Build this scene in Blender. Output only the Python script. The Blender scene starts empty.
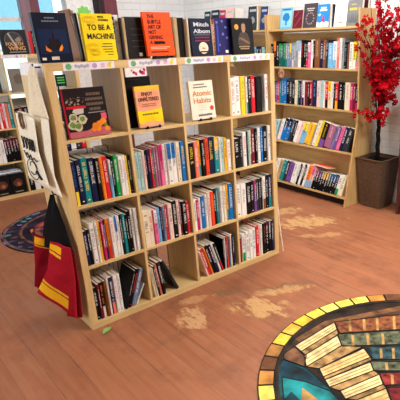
import bpy, bmesh, math, random
from mathutils import Vector, Matrix
PI = math.pi
R = math.radians
random.seed(7)
SC = bpy.context.scene
COL = SC.collection

# ------------------------------------------------------------ camera, world, lights, exposure
cam_d = bpy.data.cameras.new('camera'); cam = bpy.data.objects.new('camera', cam_d); COL.objects.link(cam)
cam_d.sensor_width = 36; cam_d.lens = 477.3022 * 36 / 400
cam_d.shift_x = -(286.0819 - 200) / 400; cam_d.shift_y = (214.3768 - 200) / 400
cam_d.clip_start = .05; cam_d.clip_end = 100
m = Matrix(((0.72180029, 0.25059525, -0.64514057), (-0.6918095, 0.23416898, -0.68305527), (-0.0200985, 0.93934387, 0.34238741))).to_4x4()
m.translation = (-0.8049, -2.493, 1.5487); cam.matrix_world = m
SC.camera = cam
SC.view_settings.view_transform = 'Standard'; SC.view_settings.look = 'None'; SC.view_settings.gamma = 1
SC.view_settings.use_curve_mapping = False
SC.view_settings.exposure = 0.02
w = bpy.data.worlds.new('world'); SC.world = w; w.use_nodes = True
bg = w.node_tree.nodes['Background']; bg.inputs[0].default_value = (.90, .95, 1, 1); bg.inputs[1].default_value = .14
sun_d = bpy.data.lights.new('sun', 'SUN'); sun_d.energy = 8; sun_d.angle = .01; sun_d.color = (1, .97, .9); sun = bpy.data.objects.new('sun', sun_d); COL.objects.link(sun); sun.rotation_euler = (R(42), 0, R(-14))
def area(name, loc, rot, sx, sy, power, col=(1, 1, 1)):
    d = bpy.data.lights.new(name, 'AREA'); d.shape = 'RECTANGLE'; d.size = sx; d.size_y = sy; d.energy = power; d.color = col
    o = bpy.data.objects.new(name, d); COL.objects.link(o); o.location = loc; o.rotation_euler = rot
    return o
area('overhead_light', (1.9, -2.5, 2.78), (0, R(-12), 0), 1.2, .5, 122, (1, .98, .93))
area('overhead_light', (1.3, -.9, 2.78), (0, 0, 0), 1.2, .5, 22, (1, .97, .91))
area('overhead_light', (1.9, .5, 2.78), (0, 0, 0), 1.2, .5, 48, (1, .97, .91))
area('overhead_light', (-1.9, .3, 2.78), (0, 0, 0), 1.2, .5, 20, (1, .98, .95))
area('overhead_light', (1.9, 2.5, 2.78), (0, 0, 0), 1.2, .4, 17, (.97, .99, 1))  # added lamp with no fixture, lifts the brightness of the back wall
area('side_fill_light', (-3.6, .2, 1.5), (0, R(-90), 0), 1.8, .9, 62, (.92, .97, 1))  # added fill lamp out of view, brightens the bags and left side panel

# ------------------------------------------------------------ materials
def lin(c): return tuple(((x / 255) / 12.92 if x / 255 <= .04045 else ((x / 255 + .055) / 1.055) ** 2.4) for x in c)
MC = {}
def mat(rgb, rough=.5, noise=.06, scale=30, metal=0, bump=0, spec=.15):
    key = (tuple(rgb), rough, noise, scale, metal, bump, spec)
    if key in MC: return MC[key]
    M = bpy.data.materials.new('surface'); M.use_nodes = True; nt = M.node_tree; b = nt.nodes['Principled BSDF']
    tc = nt.nodes.new('ShaderNodeTexCoord'); n = nt.nodes.new('ShaderNodeTexNoise'); n.inputs['Scale'].default_value = scale
    r = nt.nodes.new('ShaderNodeValToRGB'); c = lin(rgb)
    r.color_ramp.elements[0].position = .3; r.color_ramp.elements[1].position = .7
    r.color_ramp.elements[0].color = (*[x * (1 - noise * 2) for x in c], 1); r.color_ramp.elements[1].color = (*[min(1, x * (1 + noise)) for x in c], 1)
    nt.links.new(tc.outputs['Object'], n.inputs['Vector']); nt.links.new(n.outputs['Fac'], r.inputs[0]); nt.links.new(r.outputs[0], b.inputs['Base Color'])
    b.inputs['Roughness'].default_value = rough; b.inputs['Metallic'].default_value = metal; b.inputs['Specular IOR Level'].default_value = spec
    if bump:
        bp = nt.nodes.new('ShaderNodeBump'); bp.inputs['Strength'].default_value = bump; bp.inputs['Distance'].default_value = .01
        nt.links.new(n.outputs['Fac'], bp.inputs['Height']); nt.links.new(bp.outputs[0], b.inputs['Normal'])
    MC[key] = M; return M
def wood(rgb, dark, grain=(2, 60, 2), rough=.45):
    key = ('w', rgb, dark, grain)
    if key in MC: return MC[key]
    M = bpy.data.materials.new('wood'); M.use_nodes = True; nt = M.node_tree; b = nt.nodes['Principled BSDF']
    tc = nt.nodes.new('ShaderNodeTexCoord'); mp = nt.nodes.new('ShaderNodeMapping'); mp.inputs['Scale'].default_value = grain
    n = nt.nodes.new('ShaderNodeTexNoise'); n.inputs['Scale'].default_value = 1.5; n.inputs['Detail'].default_value = 6
    r = nt.nodes.new('ShaderNodeValToRGB'); r.color_ramp.elements[0].position = .32; r.color_ramp.elements[1].position = .62
    r.color_ramp.elements[0].color = (*lin(dark), 1); r.color_ramp.elements[1].color = (*lin(rgb), 1)
    L = nt.links.new
    L(tc.outputs['Object'], mp.inputs[0]); L(mp.outputs[0], n.inputs['Vector']); L(n.outputs['Fac'], r.inputs[0]); L(r.outputs[0], b.inputs['Base Color'])
    b.inputs['Roughness'].default_value = rough
    MC[key] = M; return M
BIRCH_H = wood((220, 190, 134), (206, 172, 112), (3, 40, 40))
BIRCH_V = wood((220, 190, 134), (206, 172, 112), (40, 40, 3))
TAN_V = wood((208, 172, 114), (190, 152, 96), (30, 30, 3))
TAN_H = wood((208, 172, 114), (190, 152, 96), (30, 3, 30))

# ------------------------------------------------------------ geometry helpers
class MB:
    def __init__(s): s.v = []; s.f = []; s.mi = []; s.ms = []
    def slot(s, m):
        if m not in s.ms: s.ms.append(m)
        return s.ms.index(m)
    def face(s, pts, m=None):
        k = len(s.v); s.v += [tuple(p) for p in pts]; s.f.append(tuple(range(k, k + len(pts)))); s.mi.append(s.slot(m) if m else 0)
    def box(s, a, b, m=None):
        (x0, y0, z0), (x1, y1, z1) = a, b
        k = len(s.v)
        s.v += [(x0, y0, z0), (x1, y0, z0), (x1, y1, z0), (x0, y1, z0), (x0, y0, z1), (x1, y0, z1), (x1, y1, z1), (x0, y1, z1)]
        for q in ((3, 2, 1, 0), (4, 5, 6, 7), (0, 1, 5, 4), (1, 2, 6, 5), (2, 3, 7, 6), (3, 0, 4, 7)):
            s.f.append(tuple(k + i for i in q)); s.mi.append(s.slot(m) if m else 0)
    def prism(s, pts, axis, t0, t1, m=None):      # pts 2-D, extruded along axis
        def P(p, t):
            return {'x': (t, p[0], p[1]), 'y': (p[0], t, p[1]), 'z': (p[0], p[1], t)}[axis]
        n = len(pts); k = len(s.v)
        s.v += [P(p, t0) for p in pts] + [P(p, t1) for p in pts]
        s.f.append(tuple(range(k, k + n))[::-1]); s.f.append(tuple(range(k + n, k + 2 * n)))
        s.mi += [s.slot(m) if m else 0] * 2
        for i in range(n):
            j = (i + 1) % n; s.f.append((k + i, k + j, k + n + j, k + n + i)); s.mi.append(s.slot(m) if m else 0)
    def tube(s, pts, r, n=8, m=None):
        pts = [Vector(p) for p in pts]; rs = r if isinstance(r, (list, tuple)) else [r] * len(pts)
        k = len(s.v)
        for i, p in enumerate(pts):
            d = (pts[min(i + 1, len(pts) - 1)] - pts[max(i - 1, 0)]).normalized()
            u = d.cross(Vector((.3, .2, .93))).normalized()
            if u.length < .5: u = d.cross(Vector((1, 0, 0))).normalized()
            v = d.cross(u)
            for j in range(n):
                a = 2 * PI * j / n; s.v.append(tuple(p + (u * math.cos(a) + v * math.sin(a)) * rs[i]))
        for i in range(len(pts) - 1):
            for j in range(n):
                a = k + i * n + j; b = k + i * n + (j + 1) % n; s.f.append((a, b, b + n, a + n)); s.mi.append(s.slot(m) if m else 0)
        s.f.append(tuple(k + j for j in range(n))[::-1]); s.f.append(tuple(k + (len(pts) - 1) * n + j for j in range(n))); s.mi += [s.slot(m) if m else 0] * 2
    def build(s, name, m=None, parent=None, bevel=0, fix=True, smooth=False):
        me = bpy.data.meshes.new(name); me.from_pydata(s.v, [], s.f)
        ms = s.ms if s.ms else [m]
        for q in ms: me.materials.append(q)
        if s.ms: me.polygons.foreach_set('material_index', s.mi)
        if fix:
            bm = bmesh.new(); bm.from_mesh(me); bmesh.ops.recalc_face_normals(bm, faces=bm.faces); bm.to_mesh(me); bm.free()
        if smooth: me.polygons.foreach_set('use_smooth', [True] * len(me.polygons))
        me.update()
        o = bpy.data.objects.new(name, me); COL.objects.link(o)
        if parent: o.parent = parent
        if bevel:
            b = o.modifiers.new('bevel', 'BEVEL'); b.width = bevel; b.segments = 2; b.limit_method = 'ANGLE'
        return o
def tag(o, label=None, cat=None, group=None, kind=None):
    if label: o['label'] = label
    if cat: o['category'] = cat
    if group: o['group'] = group
    if kind: o['kind'] = kind
    return o
def empty(name, loc=(0, 0, 0), rot=(0, 0, 0)):
    o = bpy.data.objects.new(name, None); COL.objects.link(o); o.location = loc; o.rotation_euler = rot; o.empty_display_size = .05
    return o
def bx(name, a, b, m, parent=None, bevel=0):
    q = MB(); q.box(a, b); return q.build(name, m, parent, bevel)
def text(name, s, m, parent, x, z, size, width=None, y=-.0012, align='LEFT', depth=.0004, flat=False):
    """lettering on a cover that faces -y; width squeezes the line to that many metres"""
    cu = bpy.data.curves.new(name, 'FONT'); cu.body = s; cu.size = size; cu.extrude = depth; cu.align_x = align; cu.offset = size * .02
    t = bpy.data.objects.new(name, cu); COL.objects.link(t)
    dg = bpy.context.evaluated_depsgraph_get(); me = bpy.data.meshes.new_from_object(t.evaluated_get(dg))
    COL.objects.unlink(t); bpy.data.objects.remove(t)
    me.materials.clear(); me.materials.append(m)
    o = bpy.data.objects.new(name, me); COL.objects.link(o); o.parent = parent
    xs = [v.co.x for v in me.vertices]; W = max(xs) - min(xs)
    k = (width / W) if width else 1
    me.transform(Matrix.Translation((-min(xs) if align == 'LEFT' else 0, 0, 0)))
    o.location = (x, y, z); o.rotation_euler = (PI / 2, 0, 0); o.scale = (k, 1, 1)
    return o
def disc(cx, cz, r, n=24, a0=0, a1=2 * PI):
    return [(cx + r * math.cos(a0 + (a1 - a0) * i / n), cz + r * math.sin(a0 + (a1 - a0) * i / n)) for i in range(n)]

# ------------------------------------------------------------ room
def floor_material():
    M = bpy.data.materials.new('painted_floorboards'); M.use_nodes = True; nt = M.node_tree; b = nt.nodes['Principled BSDF']; N = nt.nodes.new; L = nt.links.new
    tc = N('ShaderNodeTexCoord'); mp = N('ShaderNodeMapping'); mp.inputs['Rotation'].default_value = (0, 0, R(90)); mp.inputs['Location'].default_value = (.4, .055, 0)
    L(tc.outputs['Object'], mp.inputs[0])
    br = N('ShaderNodeTexBrick'); br.inputs['Scale'].default_value = 1; br.inputs['Brick Width'].default_value = 2.6; br.inputs['Row Height'].default_value = .135
    br.inputs['Mortar Size'].default_value = .0032; br.inputs['Mortar Smooth'].default_value = .3; br.offset = .37
    br.inputs['Color1'].default_value = (*lin((144, 80, 46)), 1); br.inputs['Color2'].default_value = (*lin((136, 74, 42)), 1); br.inputs['Mortar'].default_value = (*lin((92, 52, 36)), 1)
    L(mp.outputs[0], br.inputs['Vector'])
    def noise(sc, det=6, scale3=None):
        n = N('ShaderNodeTexNoise'); n.inputs['Scale'].default_value = sc; n.inputs['Detail'].default_value = det; n.inputs['Roughness'].default_value = .65
        if scale3:
            m2 = N('ShaderNodeMapping'); m2.inputs['Scale'].default_value = scale3; L(tc.outputs['Object'], m2.inputs[0]); L(m2.outputs[0], n.inputs['Vector'])
        else: L(tc.outputs['Object'], n.inputs['Vector'])
        return n
    def ramp(src, p0, p1, c0=(0, 0, 0, 1), c1=(1, 1, 1, 1)):
        r = N('ShaderNodeValToRGB'); r.color_ramp.elements[0].position = p0; r.color_ramp.elements[1].position = p1; r.color_ramp.elements[0].color = c0; r.color_ramp.elements[1].color = c1
        L(src, r.inputs[0]); return r
    def mix(fac, a, bb, mode='MIX'):
        x = N('ShaderNodeMix'); x.data_type = 'RGBA'; x.blend_type = mode
        if isinstance(fac, float): x.inputs[0].default_value = fac
        else: L(fac, x.inputs[0])
        for s, k in ((a, 6), (bb, 7)):
            if isinstance(s, tuple): x.inputs[k].default_value = s
            else: L(s, x.inputs[k])
        return x.outputs[2]
    def math_(op, a, bb):
        x = N('ShaderNodeMath'); x.operation = op
        for i, s in enumerate((a, bb)):
            if isinstance(s, (int, float)): x.inputs[i].default_value = s
            else: L(s, x.inputs[i])
        return x.outputs[0]
    sm = noise(1.9, 4); c = mix(math_('MULTIPLY', br.outputs['Fac'], math_('SUBTRACT', 1, ramp(sm.outputs['Fac'], .4, .6).outputs[0])), (*lin((140, 77, 44)), 1), br.outputs['Color'])
    b1_ = N('ShaderNodeTexBrick'); 
    for k_ in ('Scale', 'Brick Width', 'Row Height', 'Mortar Size', 'Mortar Smooth'): b1_.inputs[k_].default_value = br.inputs[k_].default_value
    b1_.offset = .37; b1_.inputs['Mortar'].default_value = b1_.inputs['Color1'].default_value = (*lin((144, 80, 46)), 1); b1_.inputs['Color2'].default_value = (*lin((130, 70, 39)), 1); L(mp.outputs[0], b1_.inputs['Vector'])
    c = mix(math_('MULTIPLY', br.outputs['Fac'], ramp(sm.outputs['Fac'], .36, .58).outputs[0]), b1_.outputs['Color'], (*lin((48, 28, 22)), 1))
    g = noise(1.2, 8, (22, 1.6, 1)); c = mix(.28, c, ramp(g.outputs['Fac'], .3, .7, (.30, .14, .08, 1), (.60, .33, .2, 1)).outputs[0])
    bl = noise(2.3, 5); c = mix(math_('MULTIPLY', ramp(bl.outputs['Fac'], .45, .75).outputs[0], .35), c, (*lin((168, 100, 64)), 1))
    sp = noise(38, 3); dk = noise(3.1, 7); c = mix(math_('MULTIPLY', ramp(dk.outputs['Fac'], .5, .72).outputs[0], .5), c, (*lin((92, 54, 42)), 1))
    c = mix(math_('MULTIPLY', ramp(sp.outputs['Fac'], .68, .74).outputs[0], .55), c, (*lin((92, 60, 48)), 1))
    # worn-through patches plus a greyish-pink tint, each at its own place on the boards
    sep = N('ShaderNodeSeparateXYZ'); L(tc.outputs['Object'], sep.inputs[0])
    wn = noise(11, 12, (1, .6, 1)); wn2 = noise(42, 8, (1, .3, 1))
    def patch(cx, cy, rx, ry, ang):
        ca, sa = math.cos(ang), math.sin(ang)
        dx = math_('SUBTRACT', sep.outputs[0], cx); dy = math_('SUBTRACT', sep.outputs[1], cy)
        u = math_('DIVIDE', math_('ADD', math_('MULTIPLY', dx, ca), math_('MULTIPLY', dy, sa)), rx)
        v = math_('DIVIDE', math_('SUBTRACT', math_('MULTIPLY', dy, ca), math_('MULTIPLY', dx, sa)), ry)
        d = math_('ADD', math_('MULTIPLY', u, u), math_('MULTIPLY', v, v))
        e = math_('ADD', math_('SUBTRACT', 1.1, d), math_('MULTIPLY', math_('SUBTRACT', wn.outputs['Fac'], .5), 6.5))
        return math_('MULTIPLY', math_('MULTIPLY', e, 2.2), ramp(wn2.outputs['Fac'], .36, .62).outputs[0])
    tot = None; 
    for a in PATCHES:
        x = N('ShaderNodeClamp'); L(patch(*a[:5]), x.inputs[0])
        c = mix(math_('MULTIPLY', x.outputs[0], a[5]), c, (*lin(a[6]), 1))
    L(c, b.inputs['Base Color'])
    b.inputs['Specular IOR Level'].default_value = .28
    rr = ramp(bl.outputs['Fac'], .2, .8, (.34, .34, .34, 1), (.6, .6, .6, 1)); L(rr.outputs[0], b.inputs['Roughness'])
    bp = N('ShaderNodeBump'); bp.inputs['Strength'].default_value = .35; bp.inputs['Distance'].default_value = .004
    L(math_('ADD', math_('MULTIPLY', br.outputs['Fac'], -.6), math_('MULTIPLY', g.outputs['Fac'], .3)), bp.inputs['Height']); L(bp.outputs[0], b.inputs['Normal'])
    return M
TANP = (198, 158, 104)
PATCHES = [(2.09, .32, .30, .16, -.5, .85, TANP), (2.18, .66, .16, .09, -.4, .7, TANP), (1.95, .02, .26, .05, -.6, .5, TANP), (1.75, .40, .12, .06, -.6, .5, TANP),
           (.463, -.317, .15, .09, .9, .7, (206, 164, 116)), (.86, -.50, .20, .11, -1.0, .8, TANP), (.99, -.40, .10, .05, -.6, .6, TANP), (.82, -.2, .12, .04, -.5, .6, (112, 86, 60)),
           (1.15, -.42, .18, .06, -.5, .55, (110, 84, 60)), (1.13, -.46, .14, .05, -.5, .6, TANP), (.62, -.13, .12, .05, -.3, .5, (200, 158, 110)), (1.75, .38, .1, .05, 0, .3, (120, 80, 55)),
           (.1, .75, .6, .25, 1.2, .3, (150, 112, 100)), (.3, -.4, .1, .04, 0, .4, (120, 84, 60))]
fl = bx('floor', (-5, -5, -.1), (3.2, 3.7, 0), floor_material()); tag(fl, kind='structure')
def brick_material():
    M = bpy.data.materials.new('white_painted_brick'); M.use_nodes = True; nt = M.node_tree; b = nt.nodes['Principled BSDF']; N = nt.nodes.new; L = nt.links.new
    g = N('ShaderNodeNewGeometry'); sep = N('ShaderNodeSeparateXYZ'); L(g.outputs['Position'], sep.inputs[0])
    ad = N('ShaderNodeMath'); ad.operation = 'ADD'; L(sep.outputs[0], ad.inputs[0]); L(sep.outputs[1], ad.inputs[1])
    cb = N('ShaderNodeCombineXYZ'); L(ad.outputs[0], cb.inputs[0]); L(sep.outputs[2], cb.inputs[1])
    br = N('ShaderNodeTexBrick'); br.inputs['Scale'].default_value = 1; br.inputs['Brick Width'].default_value = .23; br.inputs['Row Height'].default_value = .078; br.inputs['Mortar Size'].default_value = .005; br.inputs['Mortar Smooth'].default_value = .6
    br.inputs['Color1'].default_value = (.84, .86, .87, 1); br.inputs['Color2'].default_value = (.81, .83, .84, 1); br.inputs['Mortar'].default_value = (.70, .71, .72, 1)
    L(cb.outputs[0], br.inputs['Vector'])
    n = N('ShaderNodeTexNoise'); n.inputs['Scale'].default_value = 9; n.inputs['Detail'].default_value = 5
    L(br.outputs['Color'], b.inputs['Base Color']); b.inputs['Roughness'].default_value = .6
    bp = N('ShaderNodeBump'); bp.inputs['Strength'].default_value = .6; bp.inputs['Distance'].default_value = .006
    s = N('ShaderNodeMath'); s.operation = 'SUBTRACT'; L(n.outputs['Fac'], s.inputs[0]); L(br.outputs['Fac'], s.inputs[1]); L(s.outputs[0], bp.inputs['Height']); L(bp.outputs[0], b.inputs['Normal'])
    return M
BR = brick_material()
tag(bx('wall_right', (3.08, -5, 0), (3.2, 3.7, 2.9), BR), kind='structure')
q = MB(); q.box((1.84, 3.55, 0), (3.08, 3.7, 2.9)); q.box((-5, 3.55, 0), (1.84, 3.7, .95)); q.box((-5, 3.55, 2.6), (1.84, 3.7, 2.9))
tag(q.build('wall_back', BR), kind='structure')
tag(bx('ceiling', (-5, -5, 2.9), (3.2, 3.7, 3.0), mat((238, 236, 230), .8)), kind='structure')
# window frames, maroon posts and white pier
MAR = wood((112, 44, 58), (92, 34, 46), (30, 30, 3)); WHT = mat((232, 232, 230), .5)
tag(bx('trim_1', (1.90, 3.42, 0), (2.06, 3.549, 2.9), MAR, bevel=.004), kind='structure')
tag(bx('trim_2', (1.47, 3.45, .95), (1.78, 3.6, 2.6), WHT, bevel=.004), kind='structure')
tag(bx('trim_3', (1.785, 3.40, .4), (1.835, 3.549, 2.6), mat((40, 30, 34), .5), bevel=.004), kind='structure')
wn = empty('window_1'); tag(wn, kind='structure')
q = MB()
q.box((1.0, 3.50, .951), (1.10, 3.60, 2.599)); q.build('post', wood((138, 106, 118), (122, 92, 104), (30, 30, 3)), wn, .003)
q = MB(); q.box((1.101, 3.52, .951), (1.20, 3.60, 2.599)); q.build('post', MAR, wn, .003)
q = MB(); q.box((-.6, 3.54, 1.80), (.999, 3.58, 1.845)); q.box((-.6, 3.54, .951), (.999, 3.6, 1.0)); q.box((-.66, 3.5, .951), (-.601, 3.6, 2.599)); q.box((1.201, 3.54, 1.86), (1.469, 3.58, 1.9)); q.build('window_frame', WHT, wn)
GL = bpy.data.materials.new('glass'); GL.use_nodes = True; gb = GL.node_tree.nodes['Principled BSDF']; gb.inputs['Transmission Weight'].default_value = 1; gb.inputs['Roughness'].default_value = 0; gb.inputs['IOR'].default_value = 1.02; gb.inputs['Base Color'].default_value = (.93, .98, 1, 1)
q = MB(); q.box((-.6, 3.556, 1.0), (.999, 3.560, 1.80)); q.box((-.6, 3.556, 1.846), (.999, 3.560, 2.599)); q.box((1.201, 3.556, .951), (1.469, 3.560, 2.599)); q.build('pane', GL, wn)
# street outside
gm = mat((200, 204, 204), .8); tag(bx('ground', (-12, 3.7, -.12), (14, 16, -.02), gm), kind='structure')
def facade_mat():
    M = bpy.data.materials.new('facade'); M.use_nodes = True; nt = M.node_tree; b = nt.nodes['Principled BSDF']; N = nt.nodes.new; L = nt.links.new
    tc = N('ShaderNodeTexCoord'); n = N('ShaderNodeTexNoise'); n.inputs['Scale'].default_value = 1.2
    r = N('ShaderNodeValToRGB'); r.color_ramp.elements[0].position = .42; r.color_ramp.elements[1].position = .55; r.color_ramp.elements[0].color = (.55, .85, .97, 1); r.color_ramp.elements[1].color = (.92, .95, .95, 1)
    L(tc.outputs['Object'], n.inputs['Vector']); L(n.outputs['Fac'], r.inputs[0]); L(r.outputs[0], b.inputs['Base Color']); return M
bld = empty('building', (0, 9, -.02)); tag(bld, 'pale building across the street, seen through the window', 'building')
q = MB(); q.box((-4, 0, 0), (7, 2, 4.4)); q.build('wall', facade_mat(), bld)
q = MB(); q.box((-4.1, -.15, 4.4), (7.1, 2.1, 4.6)); q.build('cornice', WHT, bld)
for i in range(4):
    q = MB(); x = -3 + i * 2.5
    q.box((x, -.02, 1.6), (x + 1.3, -.001, 3.2)); wi = q.build('window', mat((120, 170, 205), .15, .05), bld)
    q = MB(); q.box((x + .6, -.05, 1.6), (x + .7, -.021, 3.2)); q.box((x - .06, -.05, 1.52), (x + 1.36, -.021, 1.599)); q.build('window_frame', WHT, wi)

# ------------------------------------------------------------ palette of paper and cloth colours
PAL = dict(w=(236, 234, 230), c=(232, 218, 192), k=(15, 14, 16), n=(24, 30, 66), b=(24, 112, 188), s=(118, 178, 218), l=(168, 204, 204), t=(22, 134, 140), g=(22, 158, 74),
           y=(246, 214, 44), o=(240, 128, 38), r=(212, 34, 46), m=(112, 28, 46), p=(232, 108, 156), P=(234, 202, 192), v=(120, 76, 148), G=(150, 152, 154), d=(48, 48, 54),
           B=(128, 78, 44), h=(160, 96, 128), M=(190, 36, 100), T=(190, 164, 124), O=(232, 70, 40), S=(238, 120, 104), q=(112, 134, 168), e=(24, 100, 88), Y=(240, 180, 44))
NAME = dict(w='white', c='cream', k='black', n='navy', b='blue', s='sky-blue', l='pale-teal', t='teal', g='green', y='yellow', o='orange', r='red', m='maroon', p='pink', P='pale-pink', v='purple',
            G='grey', d='charcoal', B='brown', h='mauve', M='magenta', T='tan', O='orange-red', S='salmon', q='slate-blue', e='dark-green', Y='golden')
def cm(k): return mat(PAL[k], .38, .03, 20)
PAGE = mat((232, 222, 200), .85, .10, 60); PAGEW = mat((240, 236, 226), .85, .08, 60)
def page_mat():
    M = bpy.data.materials.new('page_edges'); M.use_nodes = True; nt = M.node_tree; b = nt.nodes['Principled BSDF']; N = nt.nodes.new; L = nt.links.new
    tc = N('ShaderNodeTexCoord'); wv = N('ShaderNodeTexWave'); wv.inputs['Scale'].default_value = 120; wv.inputs['Distortion'].default_value = 1
    r = N('ShaderNodeValToRGB'); r.color_ramp.elements[0].color = (*lin((214, 204, 182)), 1); r.color_ramp.elements[1].color = (*lin((240, 234, 220)), 1)
    L(tc.outputs['Object'], wv.inputs[0]); L(wv.outputs['Fac'], r.inputs[0]); L(r.outputs[0], b.inputs['Base Color']); b.inputs['Roughness'].default_value = .85; return M
PAGES = page_mat()
rng = random.Random(11)
def make_book(W, H, D, col, acc='w', top=None, bot=None, hard=False, title=True, name='book', gap=False):
    """upright book; spine faces -y, width along x, base at z=0"""
    root = empty(name)
    t = .0022 if hard else .001; ov = .003 if hard else .0006; c = cm(col)
    q = MB(); r = min(W * .22, .004)
    # spine slightly rounded, boards either side: one cover profile in plan
    out = [(0, D), (0, r * 1.2), (r, 0), (W - r, 0), (W, r * 1.2), (W, D), (W - t, D), (W - t, r + t), (t, r + t), (t, D)]
    def ring(z): return [(x, y, z) for x, y in out]
    n = len(out); k = 0
    q.v = ring(0) + ring(H)
    def quadcap(zz):
        b0 = 0 if zz == 0 else n
        for f in ((0, 1, 8, 9), (1, 2, 8), (2, 3, 7, 8), (3, 4, 7), (4, 5, 6, 7)):
            q.f.append(tuple(b0 + i for i in f)); q.mi.append(0)
    quadcap(0); quadcap(H)
    for i in range(n): j = (i + 1) % n; q.f.append((i, j, n + j, n + i)); q.mi.append(0)
    q.build('cover', c, root)
    q = MB(); q.box((t + .0003, r + t + .0004, ov), (W - t - .0003, D - ov - .001, H - ov)); q.build('page_block', PAGES, root)
    if top:
        q = MB(); q.box((.0004 + r, -.0006, H * .62), (W - r - .0004, -.0001, H - .0005)); q.build('spine_band', cm(top), root)
    if bot:
        q = MB(); q.box((.0004 + r, -.0006, .0005), (W - r - .0004, -.0001, H * .32)); q.build('spine_band', cm(bot), root)
    if title and W > .008:
        # lettering running down the spine, letters as short strokes
        q = MB(); u = min(W - 2 * r, .03) * .55; cx = W / 2; z = H * rng.uniform(.86, .93); z1 = H * rng.uniform(.3, .45); y = -.0009 if (top or bot) else -.0004
        while z > z1:
            lw = u * rng.uniform(.42, .62)
            if rng.random() > .12:
                st = lw * .28
                q.box((cx - u / 2, y, z - st), (cx + u / 2, y + .0003, z))
                k2 = rng.random()
                if k2 < .6: q.box((cx - u / 2, y, z - lw), (cx - u / 2 + st, y + .0003, z - st))
                if k2 > .3: q.box((cx + u / 2 - st, y, z - lw), (cx + u / 2, y + .0003, z - st))
                if k2 > .5: q.box((cx - u / 2, y, z - lw), (cx + u / 2 - st, y + .0003, z - lw + st))
            z -= lw * 1.35
        if q.f: q.build('spine_title', cm(acc), root)
        if hard: q = MB(); q.box((cx - u * .35, y, H * .06), (cx + u * .35, y + .0003, H * .06 + u * .5)); q.build('publisher_mark', cm(acc), root)
    return root
ORD = ['first', 'second', 'third', 'fourth', 'fifth', 'sixth', 'seventh', 'eighth', 'ninth', 'tenth', 'eleventh', 'twelfth', 'thirteenth']
REST = []
def merge_rest(name, label):
    q = MB(); bpy.context.view_layer.update()
    for r in REST:
        for ch in list(r.children):
            M_ = r.matrix_world; me = ch.data; k = len(q.v); q.v += [tuple(M_ @ v.co) for v in me.vertices]
            for p in me.polygons: q.f.append(tuple(k + i for i in p.vertices)); q.mi.append(q.slot(me.materials[p.material_index]))
            COL.objects.unlink(ch); bpy.data.objects.remove(ch)
        COL.objects.unlink(r); bpy.data.objects.remove(r)
    o = q.build(name, None, None, fix=False); tag(o, label, 'books', kind='stuff'); return o
def parse(spec):
    out = []; lean = 0
    for tk in spec.split():
        if tk[0] == 'L' and tk[1:].lstrip('-').isdigit(): lean = int(tk[1:]); continue
        if tk[0] == '>': out.append(('gap', float(tk[1:]))); continue
        a, wd = tk.split(':', 1); hh = None
        if ':' in wd: wd, hh = wd.split(':')
        top = bot = None; acc = None
        if '_' in a: a, bot = a.split('_')
        if '^' in a: a, top = a.split('^')
        if '/' in a: a, acc = a.split('/')
        out.append((a, acc or ('w' if a in 'knbemgvdrtMh' else rng.choice('kkdB')), top, bot, float(wd), float(hh) if hh else None, lean))
    return out
USED = set()
def label_row(items, place):
    """items: (object, colour, accent, top, bottom, lean, thick, h)"""
    def base(it):
        o, c, a, tp, bt, ln, wd, hh = it
        s = ('leaning ' if abs(ln) > 9 else '') + NAME[c] + ' book'
        if tp: s += ' with ' + NAME[tp] + ' top'
        elif bt: s += ' with ' + NAME[bt] + ' foot'
        elif a not in 'wkdB': s += ' with ' + NAME[a] + ' lettering'
        return s
    bs = [base(i) for i in items]; n = len(items)
    labs = []
    for i, s in enumerate(bs):
        if i == 0: w_ = 'at the left end of'
        elif i == n - 1: w_ = 'at the right end of'
        else: w_ = 'between %s and %s books in' % (NAME[items[i - 1][1]], NAME[items[i + 1][1]])
        plain = not (' with ' in s); alone = sum(1 for j in items if j[1] == items[i][1]) == 1
        if bs.count(s) == 1 and (not plain or alone) and 0 < i < n - 1: w_ = 'in'
        elif 0 < i < n - 1 and items[i - 1][1] == items[i + 1][1]: w_ = 'flanked by two %s books in' % NAME[items[i - 1][1]]
        labs.append('%s %s %s' % (s, w_, place))
    for i in range(n):
        if labs.count(labs[i]) > 1 or len(labs[i].split()) > 16:
            same = [j for j in range(n) if items[j][1] == items[i][1]]
            k = same.index(i)
            labs[i] = '%s %s book from the left in %s' % (ORD[k] if len(same) > 1 else 'only', NAME[items[i][1]], place)
            if len(same) == 1: labs[i] = 'only %s book in %s' % (NAME[items[i][1]], place)
    for i, it in enumerate(items): tag(it[0], labs[i], 'book', 'books in ' + place)
def fill(spec, x0, x1, z, yf, place, Hd=.238, depth=(.135, .165), raw=False, T=None, hard=.35, name='book', inset=(.006, .02), rest=False):
    """row of books left to right from x0; T maps the local frame (x right, y away, z up) into the room"""
    it = parse(spec); sc = 1
    if not raw:
        tot = sum(i[4] / math.cos(R(i[6])) if i[0] != 'gap' else i[1] for i in it); sc = (x1 - x0) * 1000 / tot
    x = x0; res = []
    for i in it:
        if i[0] == 'gap': x += i[1] / 1000 * sc; continue
        c, a, tp, bt, wd, hh, ln = i
        W = wd / 1000 * sc; Wb = W - .0008; H = Hd * (hh if hh else rng.uniform(.95, 1.02)); D = rng.uniform(*depth)
        o = make_book(Wb, H, D, c, a, tp, bt, rng.random() < hard, name=name)
        A = R(ln); y = yf + rng.uniform(*inset)
        M_ = Matrix.Translation((x + .0004 + (Wb * math.sin(A) * math.tan(A) if A > 0 else 0), y, z + .0006 + (Wb * math.sin(A) if A > 0 else 0))) @ Matrix.Rotation(A, 4, 'Y')
        o.matrix_world = (T @ M_) if T else M_
        x += W / math.cos(A)
        res.append((o, c, a, tp, bt, ln, W, H))
    if rest: REST.extend(i[0] for i in res)
    else: label_row(res, place)
    return res, x

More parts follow.
